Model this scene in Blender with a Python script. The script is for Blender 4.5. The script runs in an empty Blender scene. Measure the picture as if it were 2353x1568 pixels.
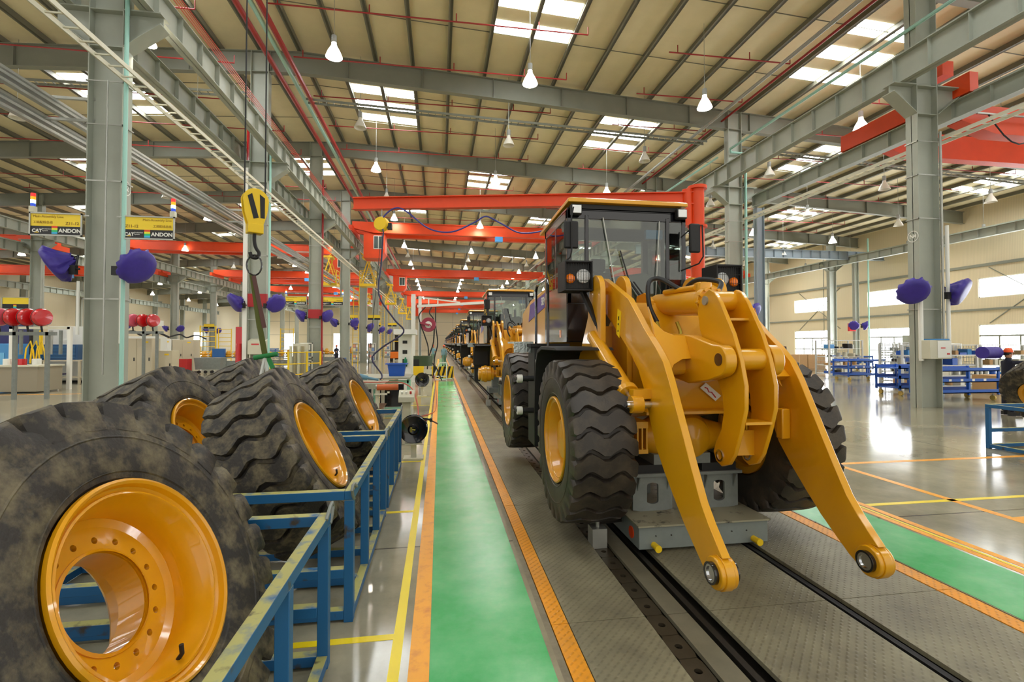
import bpy, bmesh, math, random
from mathutils import Vector, Matrix
S = bpy.context.scene
COL = S.collection
random.seed(7)
PI = math.pi
# ---------------------------------------------------------------- camera, light, exposure
cd = bpy.data.cameras.new('camera'); cam = bpy.data.objects.new('camera', cd); COL.objects.link(cam)
cam.location = (0, 0, 1.9); cam.rotation_euler = (PI/2 + 0.021, 0, -math.radians(8.5817))
cd.sensor_width = 36; cd.lens = 36*1100/2353; cd.shift_y = -17.1/2353; cd.clip_end = 400; cd.clip_start = .05
S.camera = cam
W = bpy.data.worlds.new('sky'); S.world = W; W.use_nodes = True
W.node_tree.nodes['Background'].inputs[0].default_value = (1.0, .96, .88, 1)
W.node_tree.nodes['Background'].inputs[1].default_value = 0.62
SKYLIGHT = 10.0; LAMP = 95.0; WINDOW = 9.0; SHELL = 9.0
S.view_settings.view_transform = 'Standard'; S.view_settings.look = 'None'
S.view_settings.exposure = 1.02; S.view_settings.gamma = 1; S.view_settings.use_curve_mapping = False
try:
    S.cycles.use_denoising = True; S.cycles.max_bounces = 6; S.cycles.diffuse_bounces = 4; S.cycles.glossy_bounces = 3
    S.cycles.transmission_bounces = 4; S.cycles.transparent_max_bounces = 12; S.cycles.sample_clamp_indirect = 6
    S.cycles.caustics_reflective = False; S.cycles.caustics_refractive = False
except Exception: pass
# ---------------------------------------------------------------- helpers
def lin(c):
    return tuple(((v/255.)/12.92 if v/255. <= .04045 else ((v/255.+.055)/1.055)**2.4) for v in c)
MATS = {}
def mat(name, rgb, rough=.5, metal=0., var=0., scale=3., coat=0., bump=0., bscale=40., emit=0., col2=None, mask=(.45, .6), spec=.5):
    if name in MATS: return MATS[name]
    m = bpy.data.materials.new(name); m.use_nodes = True; nt = m.node_tree; N = nt.nodes; L = nt.links
    b = N['Principled BSDF']; c = lin(rgb)
    b.inputs['Base Color'].default_value = (*c, 1); b.inputs['Roughness'].default_value = rough
    b.inputs['Metallic'].default_value = metal; b.inputs['Coat Weight'].default_value = coat
    b.inputs['Coat Roughness'].default_value = .06; b.inputs['Specular IOR Level'].default_value = spec
    if emit: b.inputs['Emission Color'].default_value = (*c, 1); b.inputs['Emission Strength'].default_value = emit
    if var or col2 or bump:
        tc = N.new('ShaderNodeTexCoord')
    if var or col2:
        n = N.new('ShaderNodeTexNoise'); n.inputs['Scale'].default_value = scale; n.inputs['Detail'].default_value = 6; n.inputs['Roughness'].default_value = .65
        L.new(tc.outputs['Object'], n.inputs['Vector'])
        r = N.new('ShaderNodeMapRange'); r.inputs[1].default_value = mask[0] if col2 else .3; r.inputs[2].default_value = mask[1] if col2 else .7
        L.new(n.outputs['Fac'], r.inputs[0])
        x = N.new('ShaderNodeMix'); x.data_type = 'RGBA'
        c2 = lin(col2) if col2 else tuple(v*(1-var) for v in c)
        x.inputs[6].default_value = (*c, 1); x.inputs[7].default_value = (*c2, 1)
        L.new(r.outputs[0], x.inputs[0]); L.new(x.outputs[2], b.inputs['Base Color'])
    if bump:
        n2 = N.new('ShaderNodeTexNoise'); n2.inputs['Scale'].default_value = bscale; n2.inputs['Detail'].default_value = 3
        L.new(tc.outputs['Object'], n2.inputs['Vector'])
        bp = N.new('ShaderNodeBump'); bp.inputs['Strength'].default_value = bump; bp.inputs['Distance'].default_value = .01
        L.new(n2.outputs['Fac'], bp.inputs['Height']); L.new(bp.outputs[0], b.inputs['Normal'])
    MATS[name] = m; return m
def glass_mat(name, tint=(.8, .84, .8), refl=.02):
    if name in MATS: return MATS[name]
    m = bpy.data.materials.new(name); m.use_nodes = True; nt = m.node_tree; N = nt.nodes; L = nt.links; N.clear()
    o = N.new('ShaderNodeOutputMaterial'); t = N.new('ShaderNodeBsdfTransparent'); g = N.new('ShaderNodeBsdfGlossy'); x = N.new('ShaderNodeMixShader')
    t.inputs[0].default_value = (*tint, 1); g.inputs['Roughness'].default_value = .01; g.inputs[0].default_value = (1, 1, 1, 1)
    f = N.new('ShaderNodeFresnel'); f.inputs[0].default_value = 1.5
    a = N.new('ShaderNodeMath'); a.operation = 'ADD'; a.inputs[1].default_value = refl; L.new(f.outputs[0], a.inputs[0])
    L.new(a.outputs[0], x.inputs[0]); L.new(t.outputs[0], x.inputs[1]); L.new(g.outputs[0], x.inputs[2]); L.new(x.outputs[0], o.inputs[0])
    MATS[name] = m; return m

def basis(d, up=None):
    d = Vector(d).normalized(); up = Vector(up) if up else Vector((0, 0, 1))
    if abs(d.dot(up)) > .995: up = Vector((0, 1, 0))
    s = d.cross(up).normalized(); u = s.cross(d).normalized(); return d, s, u
class MB:
    def __init__(self): self.v = []; self.f = []
    def add(self, vs, fs):
        o = len(self.v); self.v += [tuple(p) for p in vs]; self.f += [tuple(i+o for i in f) for f in fs]; return self
    def box(self, x0, x1, y0, y1, z0, z1):
        return self.add([(x0, y0, z0), (x1, y0, z0), (x1, y1, z0), (x0, y1, z0), (x0, y0, z1), (x1, y0, z1), (x1, y1, z1), (x0, y1, z1)],
                        [(0, 3, 2, 1), (4, 5, 6, 7), (0, 1, 5, 4), (1, 2, 6, 5), (2, 3, 7, 6), (3, 0, 4, 7)])
    def bar(self, p, q, w, h=None, up=None):
        h = h or w; p = Vector(p); q = Vector(q); d, s, u = basis(q-p, up); vs = []
        for c in (p, q):
            for a, b in ((-1, -1), (1, -1), (1, 1), (-1, 1)): vs.append(c + s*a*w/2 + u*b*h/2)
        return self.add(vs, [(0, 1, 2, 3), (7, 6, 5, 4), (0, 4, 5, 1), (1, 5, 6, 2), (2, 6, 7, 3), (3, 7, 4, 0)])
    def cyl(self, p, q, r, r2=None, n=16, caps=True):
        r2 = r if r2 is None else r2; p = Vector(p); q = Vector(q); d, s, u = basis(q-p); vs = []
        for c, rr in ((p, r), (q, r2)):
            for i in range(n): a = 2*PI*i/n; vs.append(c + s*rr*math.cos(a) + u*rr*math.sin(a))
        fs = [(i, (i+1) % n, n+(i+1) % n, n+i) for i in range(n)]
        if caps: fs += [tuple(range(n-1, -1, -1)), tuple(range(n, 2*n))]
        return self.add(vs, fs)
    def tube(self, pts, r, n=8, closed=False):
        P = [Vector(p) for p in pts]; k = len(P); vs = []; ref = None
        for i in range(k):
            if closed: t = (P[(i+1) % k]-P[i-1])
            else: t = P[min(i+1, k-1)]-P[max(i-1, 0)]
            t.normalize()
            if ref is None: _, s, u = basis(t)
            else:
                s = ref - t*ref.dot(t)
                if s.length < 1e-4: _, s, u = basis(t)
                s.normalize(); u = s.cross(t)
            ref = s; u = t.cross(s)
            rr = r[i] if isinstance(r, (list, tuple)) else r
            for j in range(n): a = 2*PI*j/n; vs.append(P[i] + s*rr*math.cos(a) + u*rr*math.sin(a))
        fs = []
        for i in range(k if closed else k-1):
            a = i*n; b = ((i+1) % k)*n
            for j in range(n): fs.append((a+j, a+(j+1) % n, b+(j+1) % n, b+j))
        if not closed: fs += [tuple(range(n-1, -1, -1)), tuple(range((k-1)*n, k*n))]
        return self.add(vs, fs)
    def lathe(self, prof, o=(0, 0, 0), ax=(0, 0, 1), n=32, closed=False):
        o = Vector(o); d, s, u = basis(ax); vs = []; k = len(prof)
        for r, a in prof:
            for j in range(n): t = 2*PI*j/n; vs.append(o + d*a + (s*math.cos(t) + u*math.sin(t))*r)
        fs = []
        for i in range(k if closed else k-1):
            a = i*n; b = ((i+1) % k)*n
            for j in range(n): fs.append((a+j, a+(j+1) % n, b+(j+1) % n, b+j))
        if not closed:
            if prof[0][0] > 1e-4 and prof[0][0] < 0: pass
        return self.add(vs, fs)
    def prism(self, poly, ax, lo, hi):
        f = {'x': lambda a, b, c: (c, a, b), 'y': lambda a, b, c: (a, c, b), 'z': lambda a, b, c: (a, b, c)}[ax]
        n = len(poly); vs = [f(a, b, lo) for a, b in poly] + [f(a, b, hi) for a, b in poly]
        return self.add(vs, [tuple(range(n-1, -1, -1)), tuple(range(n, 2*n))] + [(i, (i+1) % n, n+(i+1) % n, n+i) for i in range(n)])
    def mesh(self, name, m, ang=.55):
        me = bpy.data.meshes.new(name); me.from_pydata(self.v, [], self.f); me.materials.append(m)
        b = bmesh.new(); b.from_mesh(me); bmesh.ops.recalc_face_normals(b, faces=b.faces[:]); b.to_mesh(me); b.free()
        me.polygons.foreach_set('use_smooth', [True]*len(me.polygons)); me.set_sharp_from_angle(angle=ang); return me
    def build(self, name, m, parent=None, bevel=0, label=None):
        if parent is not None:
            o = base(parent); self.v = [(x-o[0], y-o[1], z-o[2]) for x, y, z in self.v]
        ob = bpy.data.objects.new(name, self.mesh(name, m)); COL.objects.link(ob); ob.parent = parent
        if bevel: md = ob.modifiers.new('b', 'BEVEL'); md.width = bevel; md.segments = 2; md.limit_method = 'ANGLE'; md.angle_limit = .6
        if label: ob['label'] = label
        return ob
def base(o):
    p = Vector((0, 0, 0))
    while o is not None: p += o.location; o = o.parent
    return p
def tag(o, label=None, cat=None, group=None, kind=None):
    if label: o['label'] = label
    if cat: o['category'] = cat
    if group: o['group'] = group
    if kind: o['kind'] = kind
    return o
def thing(name, label, cat, loc=(0, 0, 0), group=None, rz=0):
    o = bpy.data.objects.new(name, None); COL.objects.link(o); o.location = loc; o.rotation_euler = (0, 0, rz); o.empty_display_size = .1
    return tag(o, label, cat, group)
def inst(name, me, parent=None, loc=(0, 0, 0), rot=(0, 0, 0), sc=None):
    o = bpy.data.objects.new(name, me); COL.objects.link(o); o.parent = parent; o.location = loc; o.rotation_euler = rot
    if sc: o.scale = sc
    return o
def kids(o): return [c for c in o.children]
def dup(root, loc=None, rz=None, label=None, parent=None):
    r = root.copy(); COL.objects.link(r)
    if loc is not None: r.location = loc
    if rz is not None: r.rotation_euler = (0, 0, rz)
    if label: r['label'] = label
    if parent: r.parent = parent
    for c in root.children: dup(c, parent=r)
    return r
def struct(o, label=None): return tag(o, label, kind='structure')
def text(name, s, m, parent, loc, size, rot=(PI/2, 0, 0), align='LEFT', ext=.002, bold=0):
    c = bpy.data.curves.new(name, 'FONT'); c.body = s; c.size = size; c.extrude = ext; c.align_x = align; c.align_y = 'CENTER'; c.materials.append(m); c.offset = bold
    o = bpy.data.objects.new(name, c); me = bpy.data.meshes.new_from_object(o); bpy.data.objects.remove(o); me.materials.clear(); me.materials.append(m)
    o = bpy.data.objects.new(name, me); COL.objects.link(o); o.parent = parent; o.location = Vector(loc) - (base(parent) if parent else Vector()); o.rotation_euler = rot
    return o
ORD = 'first second third fourth fifth sixth seventh eighth ninth tenth eleventh twelfth thirteenth fourteenth fifteenth sixteenth seventeenth eighteenth nineteenth twentieth'.split()
def arc(cx, cy, r, a0, a1, n): return [(cx + r*math.cos(math.radians(a0+(a1-a0)*i/n)), cy + r*math.sin(math.radians(a0+(a1-a0)*i/n))) for i in range(n+1)]
# ---------------------------------------------------------------- materials
YEL = mat('yellow_paint', (222, 158, 10), .35, coat=.5, var=.08, scale=2)
RIM = mat('rim_paint', (226, 158, 8), .3, coat=.7, var=.1, scale=5)
ORA = mat('orange_paint', (226, 70, 12), .5, var=.12, scale=1.5)
BLK = mat('black_gloss', (14, 14, 18), .18, coat=.6)
BLK2 = mat('black_matt', (22, 22, 23), .6)
BRN = mat('brown_gloss', (48, 38, 36), .12, coat=.8)
STL = mat('steel_grey_green', (164, 168, 155), .5, var=.12, scale=1.2)
STLD = mat('beam_grey', (134, 136, 124), .55, var=.12, scale=1.)
PUR = mat('purlin_grey', (112, 110, 94), .6)
WHT = mat('white_paint', (228, 228, 220), .4)
IVY = mat('ivory_paint', (205, 202, 180), .5, var=.06)
GRYP = mat('grey_paint', (128, 134, 130), .5, var=.2, scale=9, col2=None)
GALV = mat('galvanised', (175, 176, 168), .35, metal=.6, var=.15, scale=4)
CHR = mat('chrome', (220, 222, 225), .12, metal=1.)
RED = mat('red_pipe', (150, 28, 26), .45)
REDG = mat('red_gloss', (190, 22, 26), .25, coat=.4)
GRNP = mat('green_pipe', (158, 206, 194), .45)
BLU = mat('rack_blue', (30, 92, 138), .45, var=.35, scale=14)
BLUB = mat('bright_blue', (26, 84, 178), .4)
BLUL = mat('light_blue', (70, 140, 200), .45)
VIO = mat('violet_cover', (62, 46, 150), .45, var=.25, scale=7, bump=.5, bscale=9)
TEA = mat('teal_paint', (120, 205, 185), .5)
YEL2 = mat('safety_yellow', (236, 196, 20), .45)
BEI = mat('beige_cabinet', (196, 186, 160), .5)
CARD = mat('cardboard', (186, 148, 100), .8, var=.1)
OLV = mat('olive_webbing', (78, 84, 30), .8)
GRNW = mat('green_webbing', (30, 120, 60), .7)
AMB = mat('amber_lens', (255, 128, 14), .15, coat=.6)
LENS = mat('lamp_lens', (225, 228, 228), .12, metal=.7, bump=1., bscale=120)
RUB = mat('rubber', (46, 41, 36), .5, col2=(80, 70, 57), scale=4., mask=(.45, .75), bump=.15, bscale=60)
RUBC = mat('rubber_dusty', (42, 38, 34), .6, col2=(108, 98, 74), scale=8., mask=(.45, .66), bump=.3, bscale=60)
PIPEG = mat('pipe_grey', (150, 152, 148), .45)
SKIN = mat('skin', (190, 140, 112), .6)
RCK = mat('rack_zinc', (206, 208, 204), .4, var=.1)
HELM = mat('helmet_orange', (240, 90, 30), .3)
CLO = mat('pale_blue_cloth', (120, 158, 170), .8); CLO2 = mat('grey_green_trousers', (110, 140, 125), .8); CLON = mat('navy_jacket', (24, 26, 44), .8)
# ================================================================ setting
COLY = [12.3 + 9.35*k for k in range(15)]; COLY0 = 12.3 - 9.35
YS, YE = -8.0, 150.0; XL, XR = -53.0, 39.7
def roofz(x): return 14.75 - (.055*(x+6) if x > -6 else .06*(-6-x))
def floor_mat():
    m = bpy.data.materials.new('polished_concrete'); m.use_nodes = True; nt = m.node_tree; N = nt.nodes; L = nt.links; b = N['Principled BSDF']
    tc = N.new('ShaderNodeTexCoord')
    n = N.new('ShaderNodeTexNoise'); n.inputs['Scale'].default_value = .8; n.inputs['Detail'].default_value = 8; n.inputs['Roughness'].default_value = .7; L.new(tc.outputs['Object'], n.inputs['Vector'])
    cr = N.new('ShaderNodeValToRGB'); cr.color_ramp.elements[0].position = .3; cr.color_ramp.elements[0].color = (*lin((128, 122, 102)), 1); cr.color_ramp.elements[1].position = .7; cr.color_ramp.elements[1].color = (*lin((172, 164, 138)), 1)
    L.new(n.outputs['Fac'], cr.inputs[0])
    br = N.new('ShaderNodeTexBrick'); br.offset = 0; br.inputs['Scale'].default_value = 1; br.inputs['Brick Width'].default_value = 4.6; br.inputs['Row Height'].default_value = 4.6; br.inputs['Mortar Size'].default_value = .012
    L.new(tc.outputs['Object'], br.inputs['Vector']); x = N.new('ShaderNodeMix'); x.data_type = 'RGBA'
    L.new(br.outputs['Fac'], x.inputs[0]); L.new(cr.outputs[0], x.inputs[6]); x.inputs[7].default_value = (*lin((92, 84, 68)), 1); L.new(x.outputs[2], b.inputs['Base Color'])
    r = N.new('ShaderNodeMapRange'); r.inputs[3].default_value = .06; r.inputs[4].default_value = .2; L.new(n.outputs['Fac'], r.inputs[0]); L.new(r.outputs[0], b.inputs['Roughness'])
    b.inputs['Specular IOR Level'].default_value = .6
    MATS['floor'] = m; return m
FLO = floor_mat()
def plate_mat(name, rgb, dirt):
    m = bpy.data.materials.new(name); m.use_nodes = True; nt = m.node_tree; N = nt.nodes; L = nt.links; b = N['Principled BSDF']
    g = N.new('ShaderNodeNewGeometry'); sp = N.new('ShaderNodeSeparateXYZ'); L.new(g.outputs['Position'], sp.inputs[0])
    def M(op, a, bb=None):
        k = N.new('ShaderNodeMath'); k.operation = op
        for i, q in enumerate((a, bb)):
            if q is None: continue
            if isinstance(q, (int, float)): k.inputs[i].default_value = q
            else: L.new(q, k.inputs[i])
        return k.outputs[0]
    K = 2*PI/.062
    s = M('ADD', sp.outputs[0], sp.outputs[1]); d = M('SUBTRACT', sp.outputs[0], sp.outputs[1])
    a = M('SINE', M('MULTIPLY', s, K*.5)); c = M('SINE', M('MULTIPLY', d, K*.5))
    h1 = M('MULTIPLY', M('POWER', M('ABSOLUTE', a), 1.), M('POWER', M('ABSOLUTE', c), 7.))
    sg = M('SINE', M('MULTIPLY', sp.outputs[0], K)); 
    h = M('MULTIPLY', h1, 1.)
    n = N.new('ShaderNodeTexNoise'); n.inputs['Scale'].default_value = 2.2; n.inputs['Detail'].default_value = 7; n.inputs['Roughness'].default_value = .7; L.new(g.outputs['Position'], n.inputs['Vector'])
    mr = N.new('ShaderNodeMapRange'); mr.inputs[1].default_value = .35; mr.inputs[2].default_value = .7; L.new(n.outputs['Fac'], mr.inputs[0])
    x = N.new('ShaderNodeMix'); x.data_type = 'RGBA'; x.inputs[6].default_value = (*lin(rgb), 1); x.inputs[7].default_value = (*lin(dirt), 1); L.new(mr.outputs[0], x.inputs[0])
    x2 = N.new('ShaderNodeMix'); x2.data_type = 'RGBA'; x2.blend_type = 'MULTIPLY'; x2.inputs[7].default_value = (.76, .74, .7, 1); L.new(h, x2.inputs[0]); L.new(x.outputs[2], x2.inputs[6])
    L.new(x2.outputs[2], b.inputs['Base Color'])
    bp = N.new('ShaderNodeBump'); bp.inputs['Strength'].default_value = .5; bp.inputs['Distance'].default_value = .004; L.new(h, bp.inputs['Height']); L.new(bp.outputs[0], b.inputs['Normal'])
    b.inputs['Roughness'].default_value = .42; b.inputs['Metallic'].default_value = .15; return m
CHK = plate_mat('chequer_plate', (142, 136, 110), (108, 102, 84)); CHKO = plate_mat('chequer_orange', (240, 158, 20), (205, 140, 40))
GRN = mat('green_floor_paint', (56, 170, 92), .25, col2=(104, 190, 124), scale=1.6, mask=(.4, .7), spec=.5)
ORL = mat('orange_line_paint', (246, 168, 22), .35, col2=(222, 140, 30), scale=9, mask=(.5, .7)); YLL = mat('yellow_line_paint', (240, 214, 20), .35)
DKS = mat('dark_steel', (52, 48, 42), .45, metal=.4, var=.3, scale=6); CONC = mat('rough_concrete', (136, 126, 104), .8, var=.3, scale=12)
LX, RX = .70, 3.96
fl = MB().box(XL, LX, YS, YE, -.3, 0).box(RX, XR, YS, YE, -.3, 0).build('floor', FLO); struct(fl, 'polished beige concrete floor of the assembly hall')
MB().box(LX, RX, YS, YE, -.3, -.1).build('pit_bed', DKS, fl)
def strip(name, x0, x1, y0, y1, m, z=.002): return MB().box(x0, x1, y0, y1, -.001, z).build(name, m, fl)
strip('green_walkway_paint', -.053, .665, YS, 24.2, GRN); strip('green_walkway_paint', -.053, .665, 26, 60, GRN); strip('orange_line', -.175, -.055, YS, 60, ORL); strip('yellow_line', -.29, -.225, YS, 60, YLL)
strip('green_walkway_paint', 3.97, 4.72, YS, 70, GRN); strip('orange_line', 4.76, 4.83, YS, 70, ORL); strip('orange_line', 4.90, 4.98, YS, 70, ORL); strip('yellow_line', 4.84, 4.875, YS, 70, YLL)
for y in (1.0, 3.22, 5.57, 7.9, 10.3, 12.6, 15, 17.4): strip('yellow_tick', -2.6, -.29, y-.03, y+.03, YLL)
strip('orange_line', 6.1, 6.2, 1, 40, ORL); strip('orange_line', 6.2, 13.2, 6.7, 6.8, ORL); strip('yellow_line', 4.98, 8.6, 4.95, 5.02, YLL); strip('orange_line', 6.2, 12, 4.3, 4.4, ORL)
strip('orange_line', -3.1, -3.0, 8.5, 60, ORL); strip('orange_line', -30, -8.6, 20.3, 20.42, ORL); strip('green_walkway_paint', -14, -3.1, 27.2, 28.0, GRN, .0015); strip('orange_line', -30, -3, 26.9, 27.0, ORL)
strip('concrete_kerb', .70, .745, YS, YE, CONC, 0)
def plates(name, x0, x1, L0, m, z1=0., z0=-.03, ys=-4, ye=44, gap=.006):
    n = int((ye-ys)/L0); me = MB().box(x0+.002, x1-.002, 0, L0-gap, z0, z1).mesh(name, m)
    for i in range(n): inst(name, me, fl, (0, ys+i*L0, 0))
    MB().box(x0+.002, x1-.002, ys+n*L0, YE, z0, z1).build(name, m, fl)
plates('orange_edge_plate', .75, .87, 2.4, CHKO); plates('chequer_plate', .872, 1.42, 2.4, CHK)
plates('cover_plate', 1.585, 1.738, 3.6, mat('plain_plate', (124, 118, 98), .4, metal=.2, var=.25, scale=5)); plates('chequer_plate', 1.905, 2.835, 2.4, CHK); plates('chequer_plate', 2.96, 3.79, 2.4, CHK); plates('orange_edge_plate', 3.80, 3.945, 2.4, CHKO)
# drag chain cover plates with a real round hole each
def hole_plate(x0, x1, y0, y1, z0, z1, r, n=20):
    cx, cy = (x0+x1)/2, (y0+y1)/2; mb = MB(); o = []; i_ = []
    for k in range(n):
        a = 2*PI*(k+.5)/n; c, s = math.cos(a), math.sin(a); t = min((x1-x0)/2/max(abs(c), 1e-6), (y1-y0)/2/max(abs(s), 1e-6)); o.append((cx+c*t, cy+s*t)); i_.append((cx+c*r, cy+s*r))
    vs = [(x, y, z1) for x, y in o] + [(x, y, z1) for x, y in i_] + [(x, y, z0) for x, y in o] + [(x, y, z0) for x, y in i_]
    fs = []
    for k in range(n):
        j = (k+1) % n; fs += [(k, j, n+j, n+k), (2*n+k, 3*n+k, 3*n+j, 2*n+j), (k, 2*n+k, 2*n+j, j), (n+k, n+j, 3*n+j, 3*n+k)]
    return mb.add(vs, fs)
CHN = mat('chain_plate', (74, 66, 52), .4, metal=.35, var=.3, scale=8)
hp = hole_plate(1.435, 1.575, 0, .228, -.045, -.022, .025).mesh('chain_cover_plate', CHN)
for i in range(62): inst('chain_cover_plate', hp, fl, (0, .9+i*.234, 0))
MB().box(1.435, 1.575, .9+62*.234, YE, -.045, -.022).build('chain_cover_plate', CHN, fl)
for x in (1.805, 2.9):
    MB().box(x-.022, x+.022, YS, YE, -.1, -.012).box(x-.05, x+.05, YS, YE, -.1, -.08).build('floor_rail', DKS if x < 2 else BLK2, fl)
# walls
def wallm(name, rgb):
    m = bpy.data.materials.new(name); m.use_nodes = True; nt = m.node_tree; N = nt.nodes; L = nt.links; b = N['Principled BSDF']
    tc = N.new('ShaderNodeTexCoord'); mp = N.new('ShaderNodeMapping'); mp.inputs['Scale'].default_value = (6.5, 6.5, 0); L.new(tc.outputs['Object'], mp.inputs[0])
    w = N.new('ShaderNodeTexWave'); w.inputs['Scale'].default_value = 1; w.bands_direction = 'DIAGONAL'; L.new(mp.outputs[0], w.inputs[0])
    x = N.new('ShaderNodeMix'); x.data_type = 'RGBA'; c = lin(rgb); x.inputs[6].default_value = (*c, 1); x.inputs[7].default_value = (*[v*.84 for v in c], 1)
    k = N.new('ShaderNodeMath'); k.operation = 'POWER'; k.inputs[1].default_value = 6; L.new(w.outputs[1], k.inputs[0]); L.new(k.outputs[0], x.inputs[0]); L.new(x.outputs[2], b.inputs['Base Color']); b.inputs['Roughness'].default_value = .6
    return m
WAL = wallm('wall_panel', (214, 200, 168)); WAL2 = wallm('wall_panel_grey', (190, 188, 172))
WIN = mat('daylight_pane', (246, 250, 255), .4, emit=WINDOW); SKYP = mat('skylight_pane', (245, 250, 252), .4, emit=SKYLIGHT)
def wall_x(name, x, th, wins, m, label):
    ys = sorted(set([YS, YE] + [w[0] for w in wins] + [w[1] for w in wins])); mb = MB(); H = roofz(x)+.1
    for a, b in zip(ys[:-1], ys[1:]):
        hs = sorted([(w[2], w[3]) for w in wins if w[0] <= a and w[1] >= b]); z = 0
        for h0, h1 in hs: mb.box(x, x+th, a, b, z, h0); z = h1
        mb.box(x, x+th, a, b, z, H)
    return struct(mb.build(name, m), label)
wr = []
for k in range(14): y0 = 15.6+9.35*k-9.35; wr += [(y0, y0+5.1, 5.3, 6.75), (y0, y0+5.1, .0, 3.3)]
wallr = wall_x('wall_right', XR, .3, wr, WAL, 'beige ribbed panel wall on the right side of the hall')
nwin = 0; FRM = mat('window_frame_white', (225, 228, 232), .4)
for a, b, z0, z1 in wr:
    nwin += 1
    o = struct(MB().box(XR+.05, XR+.12, a, b, z0, z0+.06).box(XR+.05, XR+.12, a, b, z1-.06, z1).box(XR+.05, XR+.12, a, a+.06, z0, z1).box(XR+.05, XR+.12, b-.06, b, z0, z1).build('window_%d' % nwin, FRM), 'bright window %d in the wall on the right' % nwin)
    mb = MB()
    if z0 < 1: mb.box(XR+.03, XR+.14, a, b, 2.42, 2.55); [mb.box(XR+.03, XR+.14, a+q*1.27-.05, a+q*1.27+.05, 0, 2.42) for q in (1, 2, 3)]; mb.box(XR+.03, XR+.14, a, b, 1.25, 1.35); mb.build('mullion', STLD, o)
    MB().box(XR+.13, XR+.15, a+.02, b-.02, z0+.02, z1-.02).build('pane', WIN, o)
wl = [(20.+9.35*k, 24.+9.35*k, 1.2, 4.4) for k in range(1, 14, 3)]
walll = wall_x('wall_left', XL-.3, .3, wl, WAL, 'beige ribbed panel wall beyond the machining bays on the left')
for a, b, z0, z1 in wl:
    nwin += 1; o = struct(MB().box(XL-.2, XL-.12, a, b, z0, z0+.08).box(XL-.2, XL-.12, a, b, z1-.08, z1).build('window_%d' % nwin, FRM), 'bright opening %d in the wall on the left' % nwin); MB().box(XL-.22, XL-.2, a, b, z0, z1).build('pane', WIN, o)
be = MB()
doors = [(-46, -42, 0, 5), (-31.5, -27.5, 0, 5), (-24, -20, 0, 5), (16, 20, 0, 5)]
xs = sorted([XL] + [v for d in doors for v in d[:2]] + [XR])
for a, b in zip(xs[:-1], xs[1:]):
    op = any(d[0] == a for d in doors); be.box(a, b, YE, YE+.3, 5 if op else 0, 15)
walle = struct(be.build('wall_back', WAL), 'beige panel wall closing the far end of the hall')
for d in doors:
    nwin += 1; o = struct(MB().box(d[0], d[1], YE+.1, YE+.2, 4.9, 5).build('door_%d' % nwin, FRM), 'bright open door %d in the far end wall' % nwin); MB().box(d[0], d[1], YE+.15, YE+.18, 0, 4.9).build('pane', WIN, o)
for x in range(-50, 40, 6): MB().box(x-.04, x+.04, YE-.03, YE, 0, 14.5).build('wall_joint', STLD, walle)
for z in (4.5, 8.5): MB().box(XL, XR, YE-.03, YE, z-.04, z+.04).build('wall_joint', STLD, walle)
for k in range(15):
    y = COLY0+9.35*k+4.2; MB().box(XR-.03, XR, y-.03, y+.03, 0, roofz(XR)).build('wall_joint', STLD, wallr)
MB().box(XR-.12, XR, YS, YE, 7.6, 7.8).box(XR-.12, XR, YS, YE, 4.35, 4.5).build('wall_rail', STLD, wallr)
for y in (42.5, 23.8): MB().bar((XR-.03, y, 3.4), (XR-.03, y+5.5, 7.5), .05).bar((XR-.03, y+5.5, 3.4), (XR-.03, y, 7.5), .05).build('wind_brace', STLD, wallr)
# roof
def ceil_mat():
    m = mat('roof_lining', (222, 210, 172), .75, var=.12, scale=.7, bump=.35, bscale=6); return m
CEI = ceil_mat()
rp = [(XL-.3, roofz(XL-.3)), (-6, roofz(-6)), (XR+.3, roofz(XR+.3)), (XR+.3, roofz(XR+.3)+.25), (-6, roofz(-6)+.25), (XL-.3, roofz(XL-.3)+.25)]
cei = struct(MB().prism(rp, 'y', YS, YE+.3).build('ceiling', CEI), 'beige insulated roof lining under the sloping hall roof')
px = [-6.0 + 1.6*i for i in range(-29, 29)]
pm = MB().box(-.05, .05, YS, YE, -.24, 0).box(-.11, .05, YS, YE, -.24, -.225).mesh('purlin', PUR)
for x in px:
    if XL+.2 < x < XR-.2: inst('purlin', pm, cei, (x, 0, roofz(x)+.01))
# sag rods
for y in [COLY0+9.35*k+q for k in range(1, 7) for q in (2.9, 6.3)]:
    MB().bar((XL+1, y, roofz(XL+1)-.09), (-6, y, roofz(-6)-.09), .025).bar((-6, y, roofz(-6)-.09), (XR-1, y, roofz(XR-1)-.09), .025).build('sag_rod', PUR, cei)
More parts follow.
